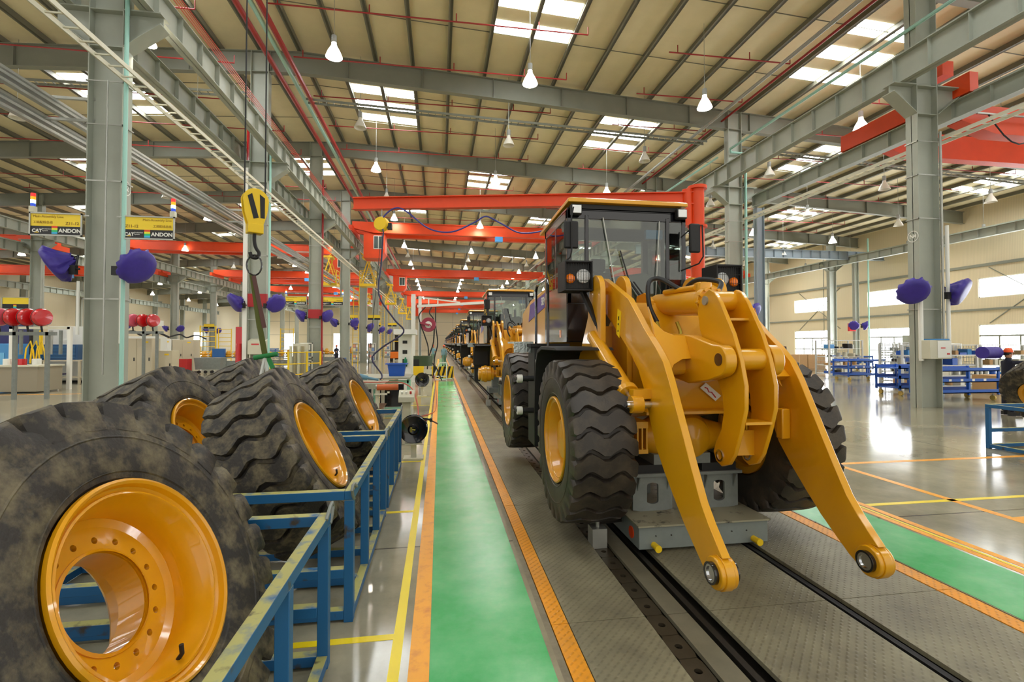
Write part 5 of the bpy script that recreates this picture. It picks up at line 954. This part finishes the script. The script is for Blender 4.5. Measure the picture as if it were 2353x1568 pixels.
for x in (-17.4, -15.3): MB().box(x, x+.13, 22.4, 22.53, 0, 2.6).build('post', WHT, t)
MB().box(-17.4, -15.2, 22.4, 22.5, 2.5, 2.6).build('rail', IVY, t)
for q in range(5): MB().cyl((-17.0+.36*q, 22.45, 1.45), (-17.0+.36*q, 22.45, 2.45), .06, n=12).build('tool_cylinder', [GRYP, BLK2, YEL2, GALV, GRYP][q], t)
for q in range(3): MB().cyl((-16.8+.5*q, 21.6, 1.06), (-16.8+.5*q, 21.6, 1.3), .14, n=18).build('canister', [WHT, REDG, WHT][q], t)
for i in range(3): tag(MB().tube([(-16.6+.2*i, 22.1, 1.1), (-16.55+.2*i, 22.1, 1.7), (-16.4+.2*i, 22.1, 2.0), (-16.3+.2*i, 22.1, 1.6), (-16.25+.2*i, 22.1, 1.1)], .03, 6).build('yellow_hose', YEL2), 'yellow coiled hose, %s one in the white tool stand' % ORD[i], 'hose')
t = thing('blue_press', 'light blue machine at the left edge behind the housing', 'machine', (-19, 24, 0)); MB().box(-20.3, -18.6, 24, 25, 0, 1.9).build('housing', BLUL, t, .02); MB().box(-20.3, -18.6, 24.2, 25.2, 1.9, 2.9).build('glazed_top', mat('dark_blue', (36, 40, 96), .4), t); MB().box(-20.0, -18.8, 23.98, 24, .9, 1.5).build('screen_panel', mat('sky_blue', (110, 180, 225), .4), t)
t = thing('wheeled_bin', 'blue wheeled bin with red label at the left edge', 'bin', (-15.3, 18.9, 0)); MB().prism([(-15.9, .12), (-15.35, .12), (-15.3, 1.0), (-15.95, 1.0)], 'y', 18.6, 19.1).build('body', BLUB, t, .01); MB().box(-16, -15.25, 18.55, 19.15, 1.0, 1.06).build('lid', TEA, t); MB().box(-15.9, -15.4, 18.58, 18.6, .5, .85).build('label_panel', REDG, t); MB().cyl((-15.4, 18.7, .1), (-15.4, 18.76, .1), .1, n=16).build('wheel', BLK2, t)
t = thing('test_bench', 'beige frame bench with blue ribbed housing on it', 'bench', (-17.6, 25.5, 0))
for x in (-18.9, -16.6):
    for y in (25.1, 26.1): MB().box(x-.04, x+.04, y-.04, y+.04, 0, 1.1).build('leg', BEI, t)
MB().box(-18.95, -16.5, 25.05, 26.15, 1.08, 1.14).box(-18.95, -16.5, 25.05, 26.15, .3, .34).build('shelf', BEI, t)
h = MB().box(-18.7, -16.75, 25.2, 26, 1.14, 1.86).build('ribbed_housing', mat('deep_blue', (26, 74, 118), .4), t, .01)
for q in range(9): MB().box(-18.6, -16.85, 25.17, 25.2, 1.24+.065*q, 1.265+.065*q).build('rib', mat('deep_blue2', (60, 116, 160), .4), h)
cabinet(-19.0, -16.9, 26.6, 27.2, 2.75, WHT, 'white cabinet behind the blue ribbed housing', doors=1)
t = thing('oil_drum', 'blue oil drum standing left of the nearest column', 'drum', (-16.35, 27.0, 0)); MB().lathe([(.0001, 0), (.3, 0), (.31, .02), (.3, .04), (.3, .32), (.312, .34), (.3, .36), (.3, .64), (.312, .66), (.3, .68), (.3, 1.0), (.31, 1.02), (.28, 1.0), (.0001, 1.0)], (-16.35, 27.0, .3), (0, 0, 1), 28).build('drum_body', BLUB, t); MB().box(-16.7, -16, 26.7, 27.3, 0, .28).build('pallet', WHT, t)
text('drum_text', 'Mobil', WHT, t, (-16.5, 26.69, .75), .14, (PI/2, 0, 0), 'LEFT', .001)
tag(MB().tube(smooth([(-16.1, 26.6, 1.35), (-15.95, 26.4, .8), (-16.2, 26.2, .3), (-16.5, 25.5, .05), (-15.6, 24.8, .05)]), .03, 8).build('red_hose', REDG), 'red hose coming down from the blue drum', 'hose')
t = thing('panel_machine', 'white machine with dark blue screen panel beside the drum', 'machine', (-16.6, 29, 0)); MB().box(-17.6, -15.4, 29, 30, 0, 2.3).build('housing', WHT, t, .01); MB().box(-17.3, -15.6, 28.98, 29, 1.2, 2.0).build('dark_panel', mat('slate_blue', (74, 88, 106), .4), t); MB().box(-18, -15.6, 28.8, 30, 2.9, 3.2).build('hood', WHT, t); MB().box(-17.0, -16.9, 28.9, 29, 2.3, 2.9).build('post', WHT, t)
t = thing('steel_stool', 'small steel frame stool with dark top under the bench', 'stool', (-16.6, 24.1, 0))
for x in (-17.6, -16.7):
    for y in (24.0, 24.5): MB().box(x-.02, x+.02, y-.02, y+.02, 0, .5).build('leg', GALV, t)
MB().box(-17.65, -16.65, 23.95, 24.55, .5, .56).build('seat', mat('dark_violet', (34, 24, 66), .5), t)
# red box, planter box, yellow parts tables further back
tag(MB().box(-16.25, -15.45, 32.3, 32.9, 0, .95).build('red_fire_box', REDG, None, .01), 'red fire equipment box beside the beige double cabinet', 'box')
t = thing('parts_bin', 'grey wheeled parts bin right of the red fire box', 'bin', (-14.5, 33.4, 0)); MB().prism([(-15.3, .25), (-13.9, .25), (-13.8, 1.0), (-15.4, 1.0)], 'y', 33, 33.8).build('body', GRYP, t)
for q in range(4): MB().cyl((-15.1+.38*q, 33.0, .1), (-15.1+.38*q, 33.08, .1), .1, n=12).build('caster_wheel', BLK2, t)
rng = random.Random(11)
def partstable(x, y, label, n=5, blue=True):
    t = thing('parts_table', label, 'table', (x, y, 0)); MB().box(x, x+3.2, y, y+1, .75, .82).build('top', GRYP, t)
    for q in range(4): MB().box(x+.1+q*1.0-.04, x+.1+q*1.0+.04, y+.05, y+.12, 0, .75).build('leg', GRYP, t)
    MB().box(x+.1, x+3.1, y+.1, y+.9, .1, .5).build('grey_crate', GRYP, t)
    for q in range(n):
        xx = x+.3+q*3.0/n; h = rng.uniform(.3, .7); tp = tag(MB().lathe([(.0001, 0), (.2, 0), (.24, .08), (.16, .15), (.2, .3*h+.1), (.12, h), (.0001, h)], (xx, y+.5, .82), (0, 0, 1), 14).cyl((xx-.25, y+.5, .82+h*.5), (xx+.25, y+.5, .82+h*.5), .08).build('yellow_casting', YEL), 'yellow axle casting, %s one on the %s' % (ORD[q], label.replace('parts table', 'table').replace(' between the third and fourth columns', ' by the third column')), 'casting', 'yellow castings on the tables')
    if blue: tag(MB().box(x+1.1, x+2.0, y, y+.25, .82, 1.5).build('blue_crate', mat('crate_blue', (36, 92, 156), .5), None, .01), 'blue crate at the front of the %s' % label, 'crate'); 
partstable(-18.9, 41, 'parts table with yellow castings far left'); partstable(-15.2, 42, 'parts table left of the hydrant column'); partstable(-14.0, 52, 'parts table between the third and fourth columns', 6); partstable(-10.5, 55, 'parts table behind the fourth column', 6); partstable(-13, 66, 'farthest parts table in the left bay', 6)
for i, (x, y) in enumerate(((-19.6, 43), (-15.5, 50), (-22, 52))):
    t = thing('scaffold_tower', 'yellow scaffold stand among the parts, %s one' % ORD[i], 'scaffold', (x, y, 0), 'yellow scaffold stands')
    for a in (0, 1.2): MB().bar((x+a, y, 0), (x+a, y, 3.4), .07).build('upright', YEL2, t)
    for q in range(8): MB().bar((x, y, .4+q*.42), (x+1.2, y, .4+q*.42), .05).build('rung', YEL2, t)
# safety fence with galvanised rack
t = thing('safety_fence', 'yellow tube safety fence around the gas rack', 'fence', (-9, 28.6, 0))
fx = [(-10.2, 28.9), (-9.3, 28.3), (-8.35, 28.3), (-7.6, 29.2), (-7.0, 29.8)]
for x, y in fx: MB().cyl((x, y, 0), (x, y, 1.45), .055, n=12).build('post', YEL2, t)
for a, b in zip(fx[:-1], fx[1:]):
    for z in (.15, .75, 1.4): MB().cyl((*a, z), (*b, z), .03, n=8).build('rail', YEL2, t)
t = thing('spring_rack', 'galvanised rack of coil stacks behind the yellow fence', 'rack', (-9.3, 29.6, 0)); 
for q in range(3):
    for z in range(16): MB().lathe([(.12, 0), (.16, .02), (.12, .04)], (-9.6+.36*q, 29.5, .25+z*.085), (0, 0, 1), 12).build('ring', GALV, t)
MB().box(-8.6, -7.8, 30, 30.6, .1, 1.9).build('tank', IVY, t, .02)
for q in range(4): tag(MB().cyl((-8.6+.22*q, 29.6, .1), (-8.6+.22*q, 29.6, 1.75), .09, n=14).build('gas_cylinder', [IVY, mat('pale_brown', (150, 140, 110), .5)][q % 2]), 'gas cylinder, %s in the row behind the yellow fence' % ORD[q], 'gas cylinder', 'gas cylinders behind the fence')
cabinet(-11.3, -10.3, 30.5, 31.2, 2.15, IVY, 'ivory cabinet behind the yellow fence', doors=1)
t = thing('hydrant_post', 'red hydrant casing and white guard post by the second column', 'hydrant', (-8.2, 21.5, 0)); MB().box(-8.42, -8.1, 21.45, 21.75, 0, 2.6).build('casing', REDG, t, .01); MB().cyl((-8.27, 21.4, .6), (-8.27, 21.4, 1.9), .09, n=16).build('extinguisher', REDG, t)
MB().box(-8.15, -7.98, 21.4, 21.58, 0, 9.3).build('white_guard_post', WHT, t)
t = thing('switch_box', 'ivory switch box with sloped top on the second column', 'switch box', (-7.5, 21.6, 0)); MB().box(-7.9, -7.2, 21.3, 21.75, 1.45, 2.0).prism([(21.3, 2.0), (21.75, 2.0), (21.75, 2.15)], 'x', -7.9, -7.2).build('box', IVY, t, .01); MB().box(-7.85, -7.80, 21.35, 21.4, 0, 1.45).box(-7.3, -7.25, 21.35, 21.4, 0, 1.45).build('leg', IVY, t); MB().box(-7.75, -7.45, 21.295, 21.3, 1.84, 1.9).build('red_label', REDG, t)
def noticeboard(x, y, label):
    t = thing('notice_board', label, 'notice board', (x, y, 0), 'white framed notice boards at the columns')
    for q, (z0, z1) in enumerate(((1.05, 1.95), (.15, .9))):
        f = MB().box(x, x+.78, y, y+.05, z0, z0+.06).box(x, x+.78, y, y+.05, z1-.06, z1).box(x, x+.06, y, y+.05, z0, z1).box(x+.72, x+.78, y, y+.05, z0, z1).build('frame', WHT, t)
        for a in range(2):
            for b_ in range(2): MB().box(x+.13+.28*a, x+.36+.28*a, y+.01, y+.015, z0+.12+(z1-z0-.2)*.5*b_, z0+.08+(z1-z0-.2)*.5*(b_+1)).build('paper_sheet', [mat('paper_cream', (226, 220, 196), .6), mat('paper_blue', (120, 150, 200), .6), mat('paper_red', (222, 150, 130), .6), WHT][a+2*b_], f)
    MB().box(x+.02, x+.76, y+.05, y+.07, 0, 1.95).build('backing', GRYP, t); return t
noticeboard(-8.35, 30.3, 'white framed notice board at the third column'); noticeboard(-8.6, 49.2, 'notice board left of the fifth column'); noticeboard(-7.1, 49.2, 'notice board right of the fifth column'); noticeboard(-7.6, 68, 'notice board at the seventh column')
# forklift
t = thing('forklift', 'small orange forklift parked left of the walkway far back', 'forklift', (-4.4, 52, 0)); FO = mat('forklift_orange', (236, 120, 20), .4)
MB().box(-5.1, -3.9, 51.2, 53, .35, 1.05).build('body', FO, t, .06); MB().box(-5.0, -4.0, 51.3, 52, 1.05, 1.2).build('seat', BLK2, t); MB().box(-5.1, -3.9, 51.3, 53, 2.1, 2.18).build('overhead_guard', YEL2, t)
for x in (-5.05, -3.95):
    for y in (51.4, 52.9): MB().bar((x, y, 1.0), (x, y, 2.1), .06).build('guard_post', BLK2, t)
    for y in (51.6, 52.8): MB().cyl((x-.08, y, .3), (x+.08, y, .3), .3, n=18).build('wheel', BLK2, t)
MB().box(-4.8, -4.2, 53.1, 53.2, .2, 2.9).build('mast', BLK2, t)
for s in (-.25, .25): MB().box(-4.5+s-.05, -4.5+s+.05, 53.2, 54.2, .1, .15).build('fork', BLK2, t)
# ================================================================ right storage bay
def trolley2(x0, x1, y0, y1, label, h=1.12):
    t = thing('shelf_trolley', label, 'trolley', ((x0+x1)/2, (y0+y1)/2, 0), 'blue shelf trolleys'); B_ = mat('trolley_blue', (28, 88, 180), .4)
    for z in (.26, .62, .98): MB().box(x0, x1, y0, y1, z, z+.03).box(x0, x1, y0, y0+.03, z, z+.12).box(x0, x1, y1-.03, y1, z, z+.12).build('shelf', B_, t)
    for x in (x0+.03, (x0+x1)/2, x1-.03):
        for y in (y0+.03, y1-.03): MB().bar((x, y, .2), (x, y, h), .06).build('upright', B_, t)
    for x in (x0+.15, x1-.15):
        for y in (y0+.1, y1-.1): w_ = MB().cyl((x-.03, y, .085), (x+.03, y, .085), .085, n=18).build('caster_wheel', mat('caster_tan', (196, 168, 84), .5), t); MB().bar((x, y, .1), (x, y, .24), .04).build('caster_fork', GALV, w_)
    for q in range(4): MB().box(x0+.4+.45*(q % 2)+(.9 if q > 1 else 0), x0+.5+.45*(q % 2)+(.9 if q > 1 else 0), y0-.005, y0, .66, .73).build('label_card', WHT, t)
    return t
trolley2(16.1, 18.5, 13.4, 14.4, 'blue three-shelf trolley right of the nearest right column'); trolley2(16.5, 18.3, 15.1, 16.1, 'blue shelf trolley partly hidden left of the right column'); trolley2(20.6, 22.8, 21.6, 22.6, 'small blue trolley in front of the wire cages', .95); trolley2(26, 28.2, 27.6, 28.8, 'blue trolley table far behind the cages')
def cage(x0, x1, y0, y1, h, label, goods=6, wire=True):
    t = thing('wire_cage_rack', label, 'rack', ((x0+x1)/2, (y0+y1)/2, 0), 'galvanised wire racks in the right bay')
    for x in (x0, x1):
        for y in (y0, y1): MB().bar((x, y, 0), (x, y, h), .07).build('post', RCK, t)
    n = max(2, int(h/.45)); nm = {'wire rack left of': 'rack left of the right column', 'tall wrapped wire cage': 'tall wire cage', 'long wire rack behind': 'rack behind the blue trolley', 'long wire rack at': 'rack beyond the navy jacket', 'farther wire rack by': 'farther rack by the windows', 'farthest wire rack under': 'farthest rack by the windows'}[next(p for p in ('wire rack left of', 'tall wrapped wire cage', 'long wire rack behind', 'long wire rack at', 'farther wire rack by', 'farthest wire rack under') if label.startswith(p))]
    for q in range(n+1): z = .12+q*(h-.15)/n; MB().box(x0, x1, y0, y1, z, z+.04).build('shelf', RCK, t)
    if wire:
        w = MB(); k = int((x1-x0)/.14)
        for q in range(k): w.cyl((x0+.14*q, y1, 0.1), (x0+.14*q, y1, h), .011, n=4)
        for q in range(int(h/.2)): w.cyl((x0, y1, .1+.2*q), (x1, y1, .1+.2*q), .011, n=4)
        w.build('wire_mesh', RCK, t)
    pal = [BLK2, GRYP, WHT, BLUB, CARD, GALV, IVY, BLUL]
    for q in range(n):
        z = .15+q*(h-.15)/n; x = x0+.08; kk = 0
        while x < x1-.25 and goods:
            ww = rng.uniform(.12, .4); hh = rng.uniform(.1, .3)
            if x+ww > x1-.05: break
            if rng.random() < .5: tag(MB().box(x, x+ww, y0+.1, y0+.5, z, z+hh).build('parts_box', pal[rng.randrange(8)], None, .01), None, 'box', 'small parts stored on the wire racks')['label'] = 'box, %s from the left, %s shelf up, %s' % (ORD[kk], ORD[q], nm)
            else: tag(MB().cyl((x+ww/2, y0+.3, z), (x+ww/2, y0+.3, z+hh), min(ww/2, .12), n=14).build('parts_can', pal[rng.randrange(8)]), None, 'can', 'small parts stored on the wire racks')['label'] = 'can, %s from the left, %s shelf up, %s' % (ORD[kk], ORD[q], nm)
            x += ww+rng.uniform(.04, .25); kk += 1
    return t
cage(21.0, 22.6, 19.2, 20.2, 1.95, 'wire rack left of the nearest right column'); cage(22.4, 24.6, 24.8, 25.8, 2.1, 'tall wrapped wire cage beside the cardboard boxes'); cage(18.6, 22.2, 16.9, 17.9, 1.85, 'long wire rack behind the blue trolley'); cage(22.4, 26.0, 16.9, 17.9, 1.85, 'long wire rack at the right edge of the picture')
cage(25.5, 28.5, 22.5, 23.5, 1.9, 'farther wire rack by the bright windows'); cage(28, 32, 26, 27, 1.9, 'farthest wire rack under the windows')
for i, (x, y, w_, d_, z, h_) in enumerate(((24.6, 30.6, 1.3, 1.2, .12, 1.0), (25.95, 30.6, 1.4, 1.2, .12, 1.0), (24.9, 31.9, 1.1, 1, .12, .9), (20.5, 14.9, 1.2, .9, .1, .6))):
    b = tag(MB().box(x, x+w_, y, y+d_, z, z+h_).build('cardboard_box', CARD, None, .01), 'brown cardboard box, %s' % ('left of the pair by the wire cage', 'right of the pair by the wire cage', 'behind the pair by the wire cage', 'by the long wire rack')[i], 'box', 'cardboard boxes in the right bay'); MB().box(x+w_/2-.03, x+w_/2+.03, y-.002, y+d_, z+.0, z+h_+.003).build('tape', mat('tape', (206, 176, 130), .3), b); tag(MB().box(x-.05, x+w_+.05, y-.05, y+d_+.05, 0, z).build('pallet', mat('pallet_wood', (170, 140, 100), .8)), 'wooden pallet under the %s cardboard box' % ('left', 'right', 'rear', 'lone')[i], 'pallet')
t = thing('control_box', 'ivory control box with blue top on the nearest right column', 'control box', (14.2, 12.05, 1.45)); MB().box(13.86, 14.58, 11.75, 12.1, 1.46, 2.0).build('box', IVY, t, .008); MB().box(14.05, 14.5, 11.74, 12.1, 2.0, 2.04).build('blue_top', BLUL, t); d_ = MB().box(14.1, 14.56, 11.735, 11.75, 1.49, 1.98).build('door', WHT, t, .004); MB().box(14.2, 14.35, 11.73, 11.735, 1.76, 1.79).box(14.4, 14.5, 11.73, 11.735, 1.58, 1.63).build('red_label', REDG, d_)
t = thing('assembly_table', 'dark framed rack table beyond the loader tyre on the right', 'table', (22.6, 31, 0)); MB().box(20.4, 24.4, 30.8, 31.4, 1.65, 1.72).build('top', mat('brown_top', (120, 80, 50), .6), t)
for q in range(4): MB().box(20.5+1.2*q, 20.9+1.2*q, 30.9, 31.2, 0, 1.65).build('rack_column', [GALV, BLK2][q % 2], t)
tag(MB().lathe([(.0001, -.26), (.16, -.26), (.16, .26), (.0001, .26)], (14.45, 10.7, 1.66), (1, .1, 0), 20).build('violet_bag', VIO), 'violet wrapped roll beside the person in the navy jacket', 'roll')
for y in (32.2, 34.3): tag(MB().box(38.9, 39.2, y, y+1.0, .4, 2.6).build('wall_pipe_box', STL), 'grey duct box standing at the wall on the right, %s' % ('nearer' if y < 33 else 'farther'), 'duct')
tag(MB().cyl((36.0, 31.0, 0), (36.0, 31.0, 11), .05).build('red_pipe', RED), 'thin red pipe rising by the wall on the right', 'pipe'); tag(MB().cyl((36.6, 36.2, 0), (36.6, 36.2, 11), .06).build('green_pipe', GRNP), 'thin green pipe rising by the blue-grey post', 'pipe'); tag(MB().box(35.75, 36.38, 37.3, 37.5, 3.0, 3.7).build('red_alarm_box', REDG), 'red alarm box beside the blue-grey post', 'box')
# group and label checks are done by the names above
